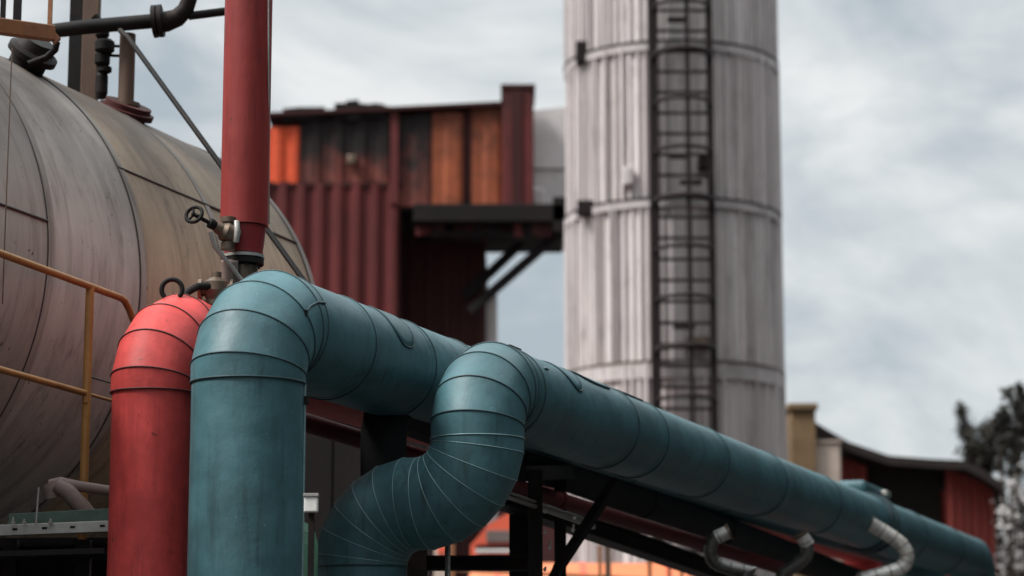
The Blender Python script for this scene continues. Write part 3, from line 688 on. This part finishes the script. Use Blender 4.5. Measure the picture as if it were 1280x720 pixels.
branch('silver hooked pipe nearest the black frame, most of it coloured as shaded', [(908, 666), (893, 674), (887, 688), (893, 703), (912, 711), (935, 715)], 18.2, .048, 'alu_shade')
branch('middle one of the three silver pipes, its bright tip upright', [(1003, 671), (1009, 682), (1007, 695), (995, 706), (980, 716)], 20.6, .056, 'alu_shade')

# added dark block filling the dark gap behind the S bend
def zy(py, Y): return PY(640, py, Y).z
def xy(px, py, Y): return PY(px, py, Y).x
Yc = 24.0
tc_ = thing('dark_block', 'added dark block filling the dark gap behind the S bend', 'cabinet', (xy(430, 650, Yc), Yc+.8, 0))
x0, x1 = xy(300, 650, Yc), xy(532, 650, Yc); zt = zy(520, Yc)
mb = MB(); mb.rect(x0, x1, Yc, Yc+1.6, 0, zt, .03); part('body', mb, M['soot'], tc_)
mb = MB(); mb.rect(x0-.05, x1+.05, Yc-.06, Yc+1.66, zt+.002, zt+.06, .01); part('roof', mb, M['soot'], tc_)
mb = MB(); mb.rect(x0+.3, (x0+x1)/2-.01, Yc-.03, Yc-.002, .3, zt-.2, .008); part('door', mb, M['soot'], tc_)
mb = MB(); mb.rect((x0+x1)/2+.01, x1-.3, Yc-.03, Yc-.002, .3, zt-.2, .008); part('door', mb, M['soot'], tc_)

# ------------------------------------------------------------------ tall stack
Ys = 50.0
Cs = PY(841, 300, Ys); Ds_ = (Cs-CAM).dot(FW); RS = 132.5/FPX*Ds_
sx, sy = Cs.x, Ys
ts = thing('chimney_stack', 'tall round grey clad chimney stack with vertical ribs', 'chimney', (sx, sy, 0))
levels = [0, zy(640, Ys-RS), zy(452, Ys-RS), zy(248, Ys-RS), zy(52, Ys-RS), zy(-150, Ys-RS), zy(-330, Ys-RS)]
rng = random.Random(3)
for i in range(len(levels)-1):
    z0, z1 = levels[i], levels[i+1]
    n = 84; prof = []; a = 0
    cuts = sorted(rng.uniform(-.3, .3)+k for k in range(n))
    for k in cuts:
        a0 = 2*PI*k/n; w = rng.choice((.007, .011, .018)); h = rng.choice((.05, .07, .11))
        prof += [(a0-w, 0), (a0-w*.7, h), (a0+w*.7, h), (a0+w, 0)]
    mb = MB(); vs = []
    r0 = RS*(1.0+(.003 if i % 2 else 0)); nn = len(prof)
    for z in (z0, z1-.012):
        for a, h in prof: vs.append(V((sx+math.cos(a)*(r0+h-.05), sy+math.sin(a)*(r0+h-.05), z)))
    mb.add(vs, [(k, (k+1) % nn, nn+(k+1) % nn, nn+k) for k in range(nn)], False)
    part('cladding_course', mb, M['stack_a' if i % 2 else 'stack_b'], ts)
    if i < len(levels)-2:
        mb = MB(); hh = .16 if i != 1 else .32
        mb.lathe((sx, sy, z1-hh), Z, [(0, RS-.1), (0, RS+.045), (hh, RS+.045), (hh, RS-.1)], 96); part('band', mb, M['stack_band'], ts)
        mb = MB(); mb.lathe((sx, sy, z1+.003), Z, [(0, RS-.1), (0, RS+.065), (.035, RS+.065), (.06, RS-.1)], 96); part('band_lip', mb, M['ladder'] if i > 1 else M['bronze'], ts)
mb = MB(); zt = levels[-1]; mb.lathe((sx, sy, zt), Z, [(0, RS+.1), (.3, RS+.1), (.3, RS-.5), (0, RS-.5)], 96); part('top_ring', mb, M['stack_band'], ts)
def on_stack(px, py, out=.0):
    X = (px-841)/FPX*Ds_; X = max(-RS*.995, min(RS*.995, X)); yy = sy-math.sqrt(RS*RS-X*X); return V((sx+X, yy-out, zy(py, yy)))
for (px, py, w, h, m) in ((726, 68, .12, .24, 'ladder'), (731, 262, .2, .16, 'ladder'), (780, 222, .09, .19, 'duct'), (860, 428, .22, .1, 'bronze'), (872, 205, .15, .15, 'ladder')):
    q = on_stack(px, py, .1); mb = MB(); mb.box(q, RT*w, V((0, .12, 0)), Z*h, .03); part('bracket', mb, M[m], ts)
# caged ladder
yl = on_stack(853, 300).y-.28
lx0, lx1, lxm = (V((xy(q, 300, yl), yl, 0)) for q in (818.5, 890, 858))
tl2 = thing('caged_ladder', 'dark caged ladder running up the face of the chimney stack', 'ladder', ((lx0.x+lx1.x)/2, yl, 0))
ztop = levels[-1]-.3; zb = 2.2
for x, w in ((lx0.x, .18), (lx1.x, .125)):
    mb = MB(); mb.rect(x-w/2, x+w/2, yl-.12, yl+.12, 0 if w > .15 else zb, ztop); part('stile', mb, M['ladder'], tl2)
mb = MB(); mb.rect(lxm.x-.045, lxm.x+.045, yl-.85, yl-.79, zb+.5, ztop); part('cage_strap', mb, M['ladder'], tl2)
z = zb+.3; k = 0
while z < ztop-.2:
    mb = MB(); mb.tube([(lx0.x, yl, z), (lx1.x, yl, z)], .035, 8); part('rung', mb, M['ladder'], tl2); z += .43
z = zb+.6; k = 0; hw_ = (lx1.x-lx0.x)/2; mx = (lx0.x+lx1.x)/2
while z < ztop-.2:
    mb = MB(); pts = [V((mx+hw_*math.cos(t), yl-.85*math.sin(t)**.7 if math.sin(t) > 0 else yl, z)) for t in [PI*i/16 for i in range(17)]]
    mb.tube(pts, (.04 if k % 3 else .065), 8); part('cage_hoop', mb, M['ladder'], tl2); z += 1.0; k += 1
for py in (30, 200, 232, 412):
    mb = MB(); q = V((mx+rng.uniform(-.2, .3), yl-.3, zy(py, yl))); mb.box(q, RT*.22, V((0, .12, 0)), Z*.03, .01); part('rest_plate', mb, M['ladder'], tl2)

# ------------------------------------------------------------------ rusty gallery building
Yr = 60.0
def X(px, py=250): return xy(px, py, Yr)
def H(py, Y=Yr): return zy(py, Y)
tb = thing('rusty_building', 'rust red sheet metal building with an overhanging upper gallery', 'building', (X(440), Yr+3, 0))
mb = MB(); mb.corr((X(250), Yr-.58), (X(500), Yr-.58), 0, H(236), .46, .10, V((0, -1, 0))); part('lower_wall', mb, M['rust_wall'], tb)
mb = MB(); mb.corr((X(500), Yr+1.0), (X(607), Yr+1.0), 0, H(290, Yr+1), .4, .06, V((0, -1, 0))); part('rear_wall', mb, M['rust_dark'], tb)
mb = MB(); mb.rect(X(500)-.05, X(500)+.03, Yr-.56, Yr+1.0, 0, H(238)); part('corner_wall', mb, M['rust_dark'], tb)
mb = MB(); mb.rect(X(250), X(607), Yr+1.1, Yr+7, 0, H(300)); part('core', mb, M['rust_dark'], tb)
# upper gallery: floor, back, ceiling, front panels, the open bay's dark put into panel colour
yf = Yr-.6; yb = Yr+4.5
mb = MB(); mb.rect(X(500)+.04, X(668), yf+.05, yb, H(268), H(256)); mb.rect(X(250), X(500)-.06, yf+.3, yb, H(250), H(238)); part('gallery_floor', mb, M['soot'], tb)
mb = MB(); mb.rect(X(250), X(668), yb, yb+.1, H(254), H(136)); part('gallery_back', mb, M['soot'], tb)
mb = MB(); mb.corr((X(336), yf), (X(376), yf), H(236), H(166), .5, .06, V((0, -1, 0))); part('front_panel', mb, M['rust_bright'], tb)
mb = MB(); mb.rect(X(250), X(505), yf-.05, yf+.06, H(240), H(234)); part('sill_rail', mb, M['rust_dark'], tb)
top_darken(M['rust_bay_dark'], H(228), H(190), .97, (.009, .008, .008), 2.6, 1.5)  # black panel tops: dark of the open bay and soot in one colour
for k_ in ('rust_orange', 'rust_wall'): top_darken(M[k_], H(190), H(120), .7, (.03, .014, .012), 5.0, .9)
mb = MB(); mb.corr((X(376), yf), (X(490), yf), H(236), H(158), .62, .06, V((0, -1, 0)), zt=H(152)); part('front_panel', mb, M['rust_bay_dark'], tb)
rq = random.Random(11)
for k in range(9):
    x = X(368+k*15); w_ = rq.uniform(.15, .38); h_ = rq.uniform(.06, .26); tl_ = rq.uniform(-.12, .12); zz_ = H(155.5-14*(32+k*15)/296)
    mb = MB(); mb.box((x, yf-.1-.05*(k % 2), zz_+h_*.3), V((w_, 0, w_*tl_)), V((0, .03, 0)), V((-h_*tl_, 0, h_)), .01); part('torn_sheet', mb, M['soot'], tb)
mb = MB(); mb.rect(X(436), X(447), yf-.3, yf-.06, H(215), H(203), .05); part('lamp', mb, M['bronze'], tb)
mb = MB(); mb.rect(X(489), X(499), yf-.14, yf+.06, H(262), H(150)); part('post', mb, M['rust_wall'], tb)
mb = MB(); mb.corr((X(500), yf), (X(542), yf), H(264), H(152), .6, .05, V((0, -1, 0)), zt=H(150)); part('front_panel', mb, M['rust_bay_dark'], tb)
mb = MB(); mb.corr((X(541), yf-.05), (X(579), yf-.05), H(264), H(149), .66, .05, V((0, -1, 0))); part('front_panel', mb, M['rust_orange'], tb)
mb = MB(); mb.rect(X(579), X(590), yf+.05, yf+.12, H(264), H(147)); part('gap_panel', mb, M['rust_dark'], tb)
mb = MB(); mb.corr((X(590), yf-.05), (X(628), yf-.05), H(266), H(143), .66, .05, V((0, -1, 0)), zt=H(137)); part('front_panel', mb, M['rust_orange'], tb)
mb = MB(); mb.rect(X(628), X(667), yf-.25, yf+1.4, H(268), H(122), .04); part('corner_tower', mb, M['rust_wall'], tb)
mb = MB(); mb.rect(X(626), X(669), yf-.29, yf+1.44, H(122)+.003, H(116), .02); part('tower_cap', mb, M['rust_dark'], tb)
mb = MB(); mb.rect(X(640), X(652), yf-.29, yf-.255, H(266), H(124)); part('rib', mb, M['rust_dark'], tb)
mb = MB()
xa, xb = X(336), X(632); za, zb_ = H(155), H(141)
mb.add([(xa, yf-.25, za), (xb, yf-.25, zb_), (xb, yb+.2, zb_), (xa, yb+.2, za), (xa, yf-.25, za+.09), (xb, yf-.25, zb_+.09), (xb, yb+.2, zb_+.09), (xa, yb+.2, za+.09)],
       [(0, 1, 2, 3), (4, 7, 6, 5), (0, 4, 5, 1), (1, 5, 6, 2), (2, 6, 7, 3), (3, 7, 4, 0)], False); part('roof', mb, M['rust_dark'], tb)
# overhang platform and braces
mb = MB(); mb.rect(X(520), X(705), yf-.9, yf+3.2, H(292), H(270), .03); part('overhang_deck', mb, M['soot'], tb)
for k in range(9):
    x = X(532+k*19+rq.uniform(-6, 6)); h_ = rq.uniform(.06, .22); mb = MB(); mb.box((x, yf-.75+rq.uniform(0, .5), H(292)-h_*.8), V((rq.uniform(.08, .3), 0, rq.uniform(-.05, .05))), V((0, .04, 0)), V((0, 0, h_)), .01); part('hanging_scrap', mb, M['rust_dark' if k % 3 else 'rust_wall'], tb)
mb = MB(); mb.rect(X(540), X(700), yf-.6, yf+.2, H(306), H(301)); part('brace_beam', mb, M['soot'], tb)
for (a, b, yy) in (((702, 298), (588, 392), yf-.4), ((658, 298), (580, 366), yf+.6)):
    mb = MB(); mb.bar(V((X(a[0], 298), yy, H(a[1]))), V((X(b[0], 390), yy+.6, H(b[1]))), .2, .2); part('brace', mb, M['soot'], tb)
mb = MB(); mb.rect(X(690), X(706), yf-.9, yf-.4, H(304), H(262)); mb.box(V((X(722), yf-.5, H(262))), RT*.28, V((0, .2, 0)), Z*.14, .04); mb.bar((X(706), yf-.5, H(278)), (X(722), yf-.5, H(262)), .12, .12)
part('lamp_bracket', mb, M['soot'], tb)
mb = MB(); mb.rect(X(606, 400), X(621, 400), Yr+1.2, Yr+1.5, 0, H(352)); tag(mb.build('drain_column', M['duct'], None, (X(613, 400), Yr+1.3, 0)), 'pale upright column at the right foot of the rusty building', 'column')
# pale duct between gallery and stack
td = thing('flue_duct', 'pale grey duct joining the rusty building to the chimney stack', 'duct', (X(690), Yr+3, H(265)))
mb = MB(); xa, xb = X(667), X(712)
mb.add([V((xa, yf+1.6, H(262))), V((xb, yf+1.6, H(268))), V((xb, yf+1.6, H(121))), V((xa, yf+1.6, H(126))), V((xa, yf+5.5, H(262))), V((xb, yf+5.5, H(268))), V((xb, yf+5.5, H(121))), V((xa, yf+5.5, H(126)))],
       [(0, 1, 2, 3), (4, 7, 6, 5), (0, 4, 5, 1), (1, 5, 6, 2), (2, 6, 7, 3), (3, 7, 4, 0)], False); part('casing', mb, M['duct'], td)
mb = MB(); mb.rect(xa+.02, xb-.02, yf+1.54, yf+1.595, H(200), H(196)); part('stiffener', mb, M['duct'], td)
mb = MB(); mb.box(V((X(672), yf+1.3, H(243))), RT*.18, V((0, .2, 0)), Z*.28, .05); part('inspection_box', mb, M['duct'], td)

# ------------------------------------------------------------------ sheds at right
Yh = 62.0
def X2(px, py=600): return xy(px, py, Yh)
def H2(py): return zy(py, Yh)
tsd = thing('red_shed', 'low shed with a dark sagging roof and a red corrugated end wall at the right', 'shed', (X2(1150), Yh+3, 0))
mb = MB(); mb.rect(X2(1040), X2(1182), Yh+.9, Yh+5, 0, H2(575)); part('wall', mb, M['roof'], tsd)
mb = MB(); mb.corr((X2(1182), Yh), (X2(1246), Yh+.5), 0, H2(584), .24, .05, V((0, -1, 0)), zt=H2(606)); part('end_wall', mb, M['red_wall'], tsd)
mb = MB(); mb.rect(X2(1184), X2(1244), Yh+.6, Yh+5, 0, H2(610)); part('wall', mb, M['red_wall'], tsd)
mb = MB(); mb.corr((X2(1046), Yh+.3), (X2(1086), Yh+.3), 0, H2(566), .3, .05, V((0, -1, 0)), zt=H2(582)); part('wall', mb, M['red_wall'], tsd)
rp = [(1018, 529), (1036, 540), (1060, 554), (1110, 571), (1160, 575), (1205, 577), (1226, 588), (1252, 606)]
mb = MB(); vs = []
for px, py in rp: vs += [V((X2(px), Yh-.3, H2(py))), V((X2(px), Yh-.3, H2(py+11))), V((X2(px), Yh+5.5, H2(py))), V((X2(px), Yh+5.5, H2(py+11)))]
fs = []
for i in range(len(rp)-1):
    o = 4*i; fs += [(o, o+4, o+5, o+1), (o+2, o+3, o+7, o+6), (o, o+2, o+6, o+4), (o+1, o+5, o+7, o+3)]
fs += [(0, 1, 3, 2), (4*len(rp)-4, 4*len(rp)-2, 4*len(rp)-1, 4*len(rp)-3)]
mb.add(vs, fs, False); part('roof', mb, M['roof'], tsd)
tch = thing('brick_chimney', 'short ochre brick chimney beside the foot of the stack', 'chimney', (X2(1000), Yh-.5, 0))
mb = MB(); mb.rect(X2(984), X2(1015), Yh-1, Yh, 0, H2(514)-.1, .03); part('shaft', mb, M['ochre'], tch)
mb = MB(); mb.rect(X2(981), X2(1018), Yh-1.1, Yh+.1, H2(514)-.09, H2(513)+.05, .02); part('cap', mb, M['ochre'], tch)
tpo = thing('plaster_hut', 'small pale plaster hut between brick chimney and red shed', 'hut', (X2(1030), Yh-.3, 0))
mb = MB(); mb.rect(X2(1014), X2(1046), Yh-.8, Yh-.1, 0, H2(558), .03); part('wall', mb, M['plaster'], tpo)
mb = MB(); mb.rect(X2(1012), X2(1048), Yh-.86, Yh-.04, H2(558)+.003, H2(555), .02); part('roof', mb, M['plaster'], tpo)

# ------------------------------------------------------------------ orange things under the pipes
Yo = 40.0
zc = zy(698, Yo); Ro = 1.15
tor = thing('orange_tank', 'bright orange horizontal tank glimpsed under the pipes', 'tank', (xy(700, 700, Yo), Yo+1.2, 0))
mb = MB(); cx0, cx1 = xy(575, 710, Yo), xy(885, 710, Yo); prof = [(0, .01), (.05, Ro*.6), (.16, Ro*.9), (.3, Ro)]; L_ = cx1-cx0
prof = prof+[(L_-a, b) for a, b in prof[::-1]]
mb.lathe((cx0, Yo+1.2, zc-Ro), V((1, 0, 0)), prof, 64); part('shell', mb, M['orange_tank'], tor)
for f in (.15, .5, .85):
    x = cx0+L_*f; mb = MB(); mb.lathe((x, Yo+1.2, zc-Ro), V((1, 0, 0)), [(-.05, Ro-.01), (-.05, Ro+.015), (.05, Ro+.015), (.05, Ro-.01)], 64); part('strap', mb, M['cabin_red'], tor)
for f in (.2, .8):
    x = cx0+L_*f; mb = MB(); mb.rect(x-.15, x+.15, Yo+.3, Yo+2.1, 0, zc-Ro*1.75, .02); part('saddle', mb, M['concrete'], tor)
Yg = 36.0
tgr = thing('walkway_railing', 'thin dark yellow railing before the orange tank', 'railing', (xy(790, 700, Yg), Yg, 0))
for px, w, py in ((566, .06, 680), (750, .05, 682), (760, .09, 682), (812, .06, 697), (836, .05, 705), (852, .05, 707)):
    x = xy(px, 700, Yg); mb = MB(); mb.rect(x-w/2, x+w/2, Yg-.03, Yg+.03, 0, zy(py, Yg)); part('post', mb, M['orange_rail'] if w < .08 else M['brown_steel'], tgr)
mb = MB(); mb.bar((xy(566, 700, Yg), Yg+.04, zy(712, Yg)), (xy(860, 700, Yg), Yg+.04, zy(726, Yg)), .04, .05); part('rail', mb, M['orange_rail'], tgr)
Yk = 46.0
tk = thing('site_cabin', 'orange red cabin with a dusty window band and white trim under the pipes', 'cabin', (xy(628, 670, Yk), Yk+1, 0))
x0, x1 = xy(588, 670, Yk), xy(664, 670, Yk)
def K_(py): return zy(py, Yk)
mb = MB(); pts = [(x0, 0), (x1, 0), (x1, K_(636)), (x0+.85, K_(636)), (x0+.35, K_(655)), (x0, K_(682))]
vs = [V((a, Yk, b)) for a, b in pts]+[V((a, Yk+2, b)) for a, b in pts]; n6 = len(pts)
mb.add(vs, [list(range(n6)), list(range(n6, 2*n6))[::-1]]+[(i, n6+i, n6+(i+1) % n6, (i+1) % n6) for i in range(n6)], False); part('body', mb, M['cabin_red'], tk)
mb = MB(); mb.rect(x0+.30, x1-.22, Yk-.04, Yk-.003, K_(678), K_(663), .01); part('window', mb, M['glass'], tk)
mb = MB(); mb.rect(x1-.2, x1-.05, Yk-.06, Yk-.003, K_(684), K_(646), .02); part('pillar', mb, M['white'], tk)
mb = MB(); mb.rect(x0+.1, x1-.22, Yk-.07, Yk-.003, K_(691), K_(687), .01); part('trim', mb, M['white'], tk)
mb = MB(); mb.rect(x0+.1, x1-.22, Yk-.05, Yk-.003, K_(686), K_(681), .0); part('shadow_strip', mb, M['rust_dark'], tk).name = 'shade_strip'  # dark strip painting a shadow line above the trim
q0, q1 = xy(543, 687, Yk), xy(562, 687, Yk)
tpk = thing('meter_cabinet', 'little pinkish cabinet left of the orange red cabin', 'cabinet', ((q0+q1)/2, Yk+.2, 0))
mb = MB(); mb.rect(q0, q1, Yk, Yk+.4, 0, K_(677), .02); part('body', mb, M['plaster'], tpk)
mb = MB(); mb.rect(q0+.06, q1-.06, Yk-.03, Yk-.003, K_(693), K_(682), .01); part('door', mb, M['cabin_red'], tpk)
Yw = 75.0
tww = thing('white_hall', 'whitish hall with upright stripes far behind the orange tank', 'building', (xy(780, 690, Yw), Yw+2, 0))
x0, x1 = xy(722, 690, Yw), xy(872, 690, Yw)
mb = MB(); mb.corr((x0, Yw), (x1, Yw), 0, zy(662, Yw), .5, .12, V((0, -1, 0))); mb.rect(x0, x1, Yw+.1, Yw+5, 0, zy(663, Yw)); part('wall', mb, M['white'], tww)
for px in (742, 752, 763):
    x = xy(px, 690, Yw); mb = MB(); mb.rect(x, x+.12, Yw-.2, Yw-.13, 0, zy(670, Yw)); part('downpipe', mb, M['concrete'], tww)
# far scrap wall closing the view under the pipes
Yx = 90.0
mb = MB(); mb.rect(xy(380, 700, Yx), xy(720, 700, Yx), Yx, Yx+6, 0, zy(600, Yx))
tag(mb.build('far_warehouse', M['rust_dark'], None, (xy(550, 700, Yx), Yx+3, 0)), 'dark brown warehouse far behind the S bend and the orange red cabin', 'building')

# ------------------------------------------------------------------ tree at the right edge
def tree(px, Y, seed, label, plumes):
    r = random.Random(seed); b = V((xy(px, 700, Y), Y, 0)); t = thing('tree', label, 'tree', b)
    tr = MB(); lf = MB()
    tr.tube([b, b+V((.05, 0, 1.5)), b+V((-.05, 0, 3.2))], [.24, .2, .17], 12)
    for (x0, y0, x1, y1, wd, yo) in plumes:
        p0 = V((xy(x0, y0, Y), Y+yo, zy(y0, Y))); p1 = V((xy(x1, y1, Y), Y+yo*1.4, zy(y1, Y)))
        pts = [b+V((0, 0, 2.6)), b.lerp(p0, .55)+V((0, 0, 1.0)), p0]
        for k in range(1, 7):
            q = p0.lerp(p1, k/6); pts.append(q+V((r.gauss(0, .06), r.gauss(0, .06), 0)))
        tr.tube(pts, [.13, .1, .075, .06, .05, .042, .034, .026, .015], 7)
        for k in range(30):
            u = r.random(); q = p0.lerp(p1, u); L_ = 1.1*wd*(1.15-u)*r.uniform(.4, 1.2); an = r.uniform(0, 2*PI)
            e = q+V((math.cos(an)*L_, math.sin(an)*L_, L_*r.uniform(.3, 1.3)))
            tr.tube([q, q.lerp(e, .5)+V((0, 0, -.03)), e], [.022, .015, .006], 5)
            for _ in range(r.choice((10, 22, 34))):
                f = r.uniform(.25, 1.1); c = q.lerp(e, f)+V((r.gauss(0, .07), r.gauss(0, .07), r.gauss(0, .09)))
                a = V((r.gauss(0, 1), r.gauss(0, 1), r.gauss(.5, 1))).normalized(); bb = a.orthogonal().normalized(); l, w = r.uniform(.07, .14), r.uniform(.025, .05)
                lf.add([c-a*l, c+bb*w+a*.01, c+a*l, c-bb*w], [(0, 1, 2, 3)], False)
    part('trunk', tr, M['bark'], t); part('crown', lf, M['leaf'], t)
tree(1272, 68.0, 5, 'dark thinly leaved tree behind the red shed at the right edge',
     [(1228, 590, 1203, 510, .4, .3), (1246, 572, 1256, 490, .5, -.4), (1240, 600, 1236, 530, .6, .2), (1276, 560, 1290, 490, .5, .6), (1225, 596, 1216, 560, .4, .1), (1268, 580, 1283, 478, .6, .5), (1236, 600, 1226, 548, .5, .8), (1262, 610, 1272, 520, .6, -.8),
      (1285, 640, 1300, 520, .8, .2), (1250, 660, 1246, 610, .5, .6), (1270, 690, 1276, 630, .6, -.2), (1256, 720, 1250, 680, .5, .4), (1290, 720, 1296, 660, .7, 0), (1310, 650, 1335, 500, .8, .3)])

M['petal'] = mat('pale_blossom', (.42, .40, .385), .8, 0, .2, 2, bump=0, spec=.1)
def shrub(Y, seed, label, clumps):
    r = random.Random(seed); b = V((xy(1268, 700, Y), Y, 0)); t = thing('blossom_shrub', label, 'shrub', b); st = MB(); lf = MB()
    for px, py, rad in clumps:
        c = V((xy(px, py, Y), Y+r.uniform(-.6, .6), zy(py, Y))); st.tube([b, b.lerp(c, .5)+V((0, 0, .5)), c], [.07, .045, .015], 7)
        for _ in range(int(260*rad)):
            q = c+V((r.gauss(0, rad), r.gauss(0, rad), r.gauss(0, rad*.9))); a = V((r.gauss(0, 1), r.gauss(0, 1), r.gauss(0, 1))).normalized(); bb = a.orthogonal().normalized(); l = r.uniform(.04, .09)
            lf.add([q-a*l, q+bb*l*.7, q+a*l, q-bb*l*.7], [(0, 1, 2, 3)], False)
    part('stems', st, M['bark'], t); part('blossom', lf, M['petal'], t)
shrub(62.0, 9, 'pale blossoming shrub below the dark tree at the right edge', [(1262, 606, .2), (1278, 628, .22), (1254, 648, .16), (1266, 682, .26), (1282, 660, .22), (1256, 708, .24), (1278, 704, .26)])

# ------------------------------------------------------------------ world, sun, camera
w = bpy.data.worlds.new('World'); S.world = w; w.use_nodes = True
nt = w.node_tree; N = nt.nodes; L = nt.links; bg = N['Background']
SUN_EL, SUN_AZ = math.radians(50), math.radians(248)     # azimuth clockwise from +Y
sky = N.new('ShaderNodeTexSky'); sky.sky_type = 'NISHITA'; sky.sun_disc = False; sky.sun_elevation = SUN_EL; sky.sun_rotation = SUN_AZ
tc = N.new('ShaderNodeTexCoord'); sep = N.new('ShaderNodeSeparateXYZ'); L.new(tc.outputs['Generated'], sep.inputs[0])
def math_(op, a, b=None):
    n = N.new('ShaderNodeMath'); n.operation = op
    for i, x in enumerate((a, b)):
        if x is None: continue
        if isinstance(x, (int, float)): n.inputs[i].default_value = x
        else: L.new(x, n.inputs[i])
    return n.outputs[0]
zz = math_('MAXIMUM', sep.outputs['Z'], 0.0)
mpn = N.new('ShaderNodeMapping'); mpn.inputs['Rotation'].default_value = (0, math.radians(14), 0); mpn.inputs['Scale'].default_value = (3.4, 3.4, 7.5); mpn.inputs['Location'].default_value = (5.3, 1.2, 2.2)
L.new(tc.outputs['Generated'], mpn.inputs[0])
nz = N.new('ShaderNodeTexNoise'); nz.inputs['Scale'].default_value = 1.6; nz.inputs['Detail'].default_value = 7; nz.inputs['Roughness'].default_value = .6; nz.inputs['Distortion'].default_value = .6
L.new(mpn.outputs[0], nz.inputs['Vector'])
mr = N.new('ShaderNodeMapRange'); mr.inputs['From Min'].default_value = .36; mr.inputs['From Max'].default_value = .64; L.new(nz.outputs['Fac'], mr.inputs['Value'])
mx = N.new('ShaderNodeMix'); mx.data_type = 'RGBA'; L.new(mr.outputs['Result'], mx.inputs[0])
mx.inputs[6].default_value = (5.0, 5.7, 6.2, 1); mx.inputs[7].default_value = (9.7, 9.9, 9.8, 1)
# overcast: brighter towards the zenith
up_ = N.new('ShaderNodeMapRange'); up_.interpolation_type = 'SMOOTHSTEP'; up_.inputs['From Min'].default_value = .25; up_.inputs['From Max'].default_value = .95
up_.inputs['To Min'].default_value = .92; up_.inputs['To Max'].default_value = 3.4; L.new(zz, up_.inputs['Value'])
bk = N.new('ShaderNodeMapRange'); bk.interpolation_type = 'SMOOTHSTEP'; bk.inputs['From Min'].default_value = -.7; bk.inputs['From Max'].default_value = .5
bk.inputs['To Min'].default_value = .7; bk.inputs['To Max'].default_value = 1.0; L.new(sep.outputs['Y'], bk.inputs['Value'])
gr = math_('MULTIPLY', up_.outputs['Result'], bk.outputs['Result'])
cl = N.new('ShaderNodeVectorMath'); cl.operation = 'SCALE'; L.new(mx.outputs[2], cl.inputs[0]); L.new(gr, cl.inputs['Scale'])
m2 = N.new('ShaderNodeMix'); m2.data_type = 'RGBA'; m2.inputs[0].default_value = .9; L.new(sky.outputs[0], m2.inputs[6]); L.new(cl.outputs[0], m2.inputs[7])
L.new(m2.outputs[2], bg.inputs['Color']); bg.inputs['Strength'].default_value = .1

sl = bpy.data.lights.new('sun', 'SUN'); sl.energy = 4.9; sl.angle = math.radians(18); sl.color = (1, .965, .92)
so = bpy.data.objects.new('sun', sl); COL.objects.link(so)
sd = V((math.sin(SUN_AZ)*math.cos(SUN_EL), math.cos(SUN_AZ)*math.cos(SUN_EL), math.sin(SUN_EL)))
so.rotation_euler = (-sd).to_track_quat('-Z', 'Y').to_euler(); so.location = (0, 0, 40)

cam = bpy.data.cameras.new('camera'); co = bpy.data.objects.new('camera', cam); COL.objects.link(co)
co.location = CAM; co.rotation_euler = (PI/2+TILT, 0, 0); cam.sensor_width = 36; cam.lens = 36*FPX/1280
cam.clip_end = 2000; cam.clip_start = .1
cam.dof.use_dof = True; cam.dof.focus_distance = 13.6; cam.dof.aperture_fstop = 1.7
S.camera = co
S.view_settings.view_transform = 'Standard'; S.view_settings.look = 'None'; S.view_settings.exposure = 0; S.view_settings.gamma = 1
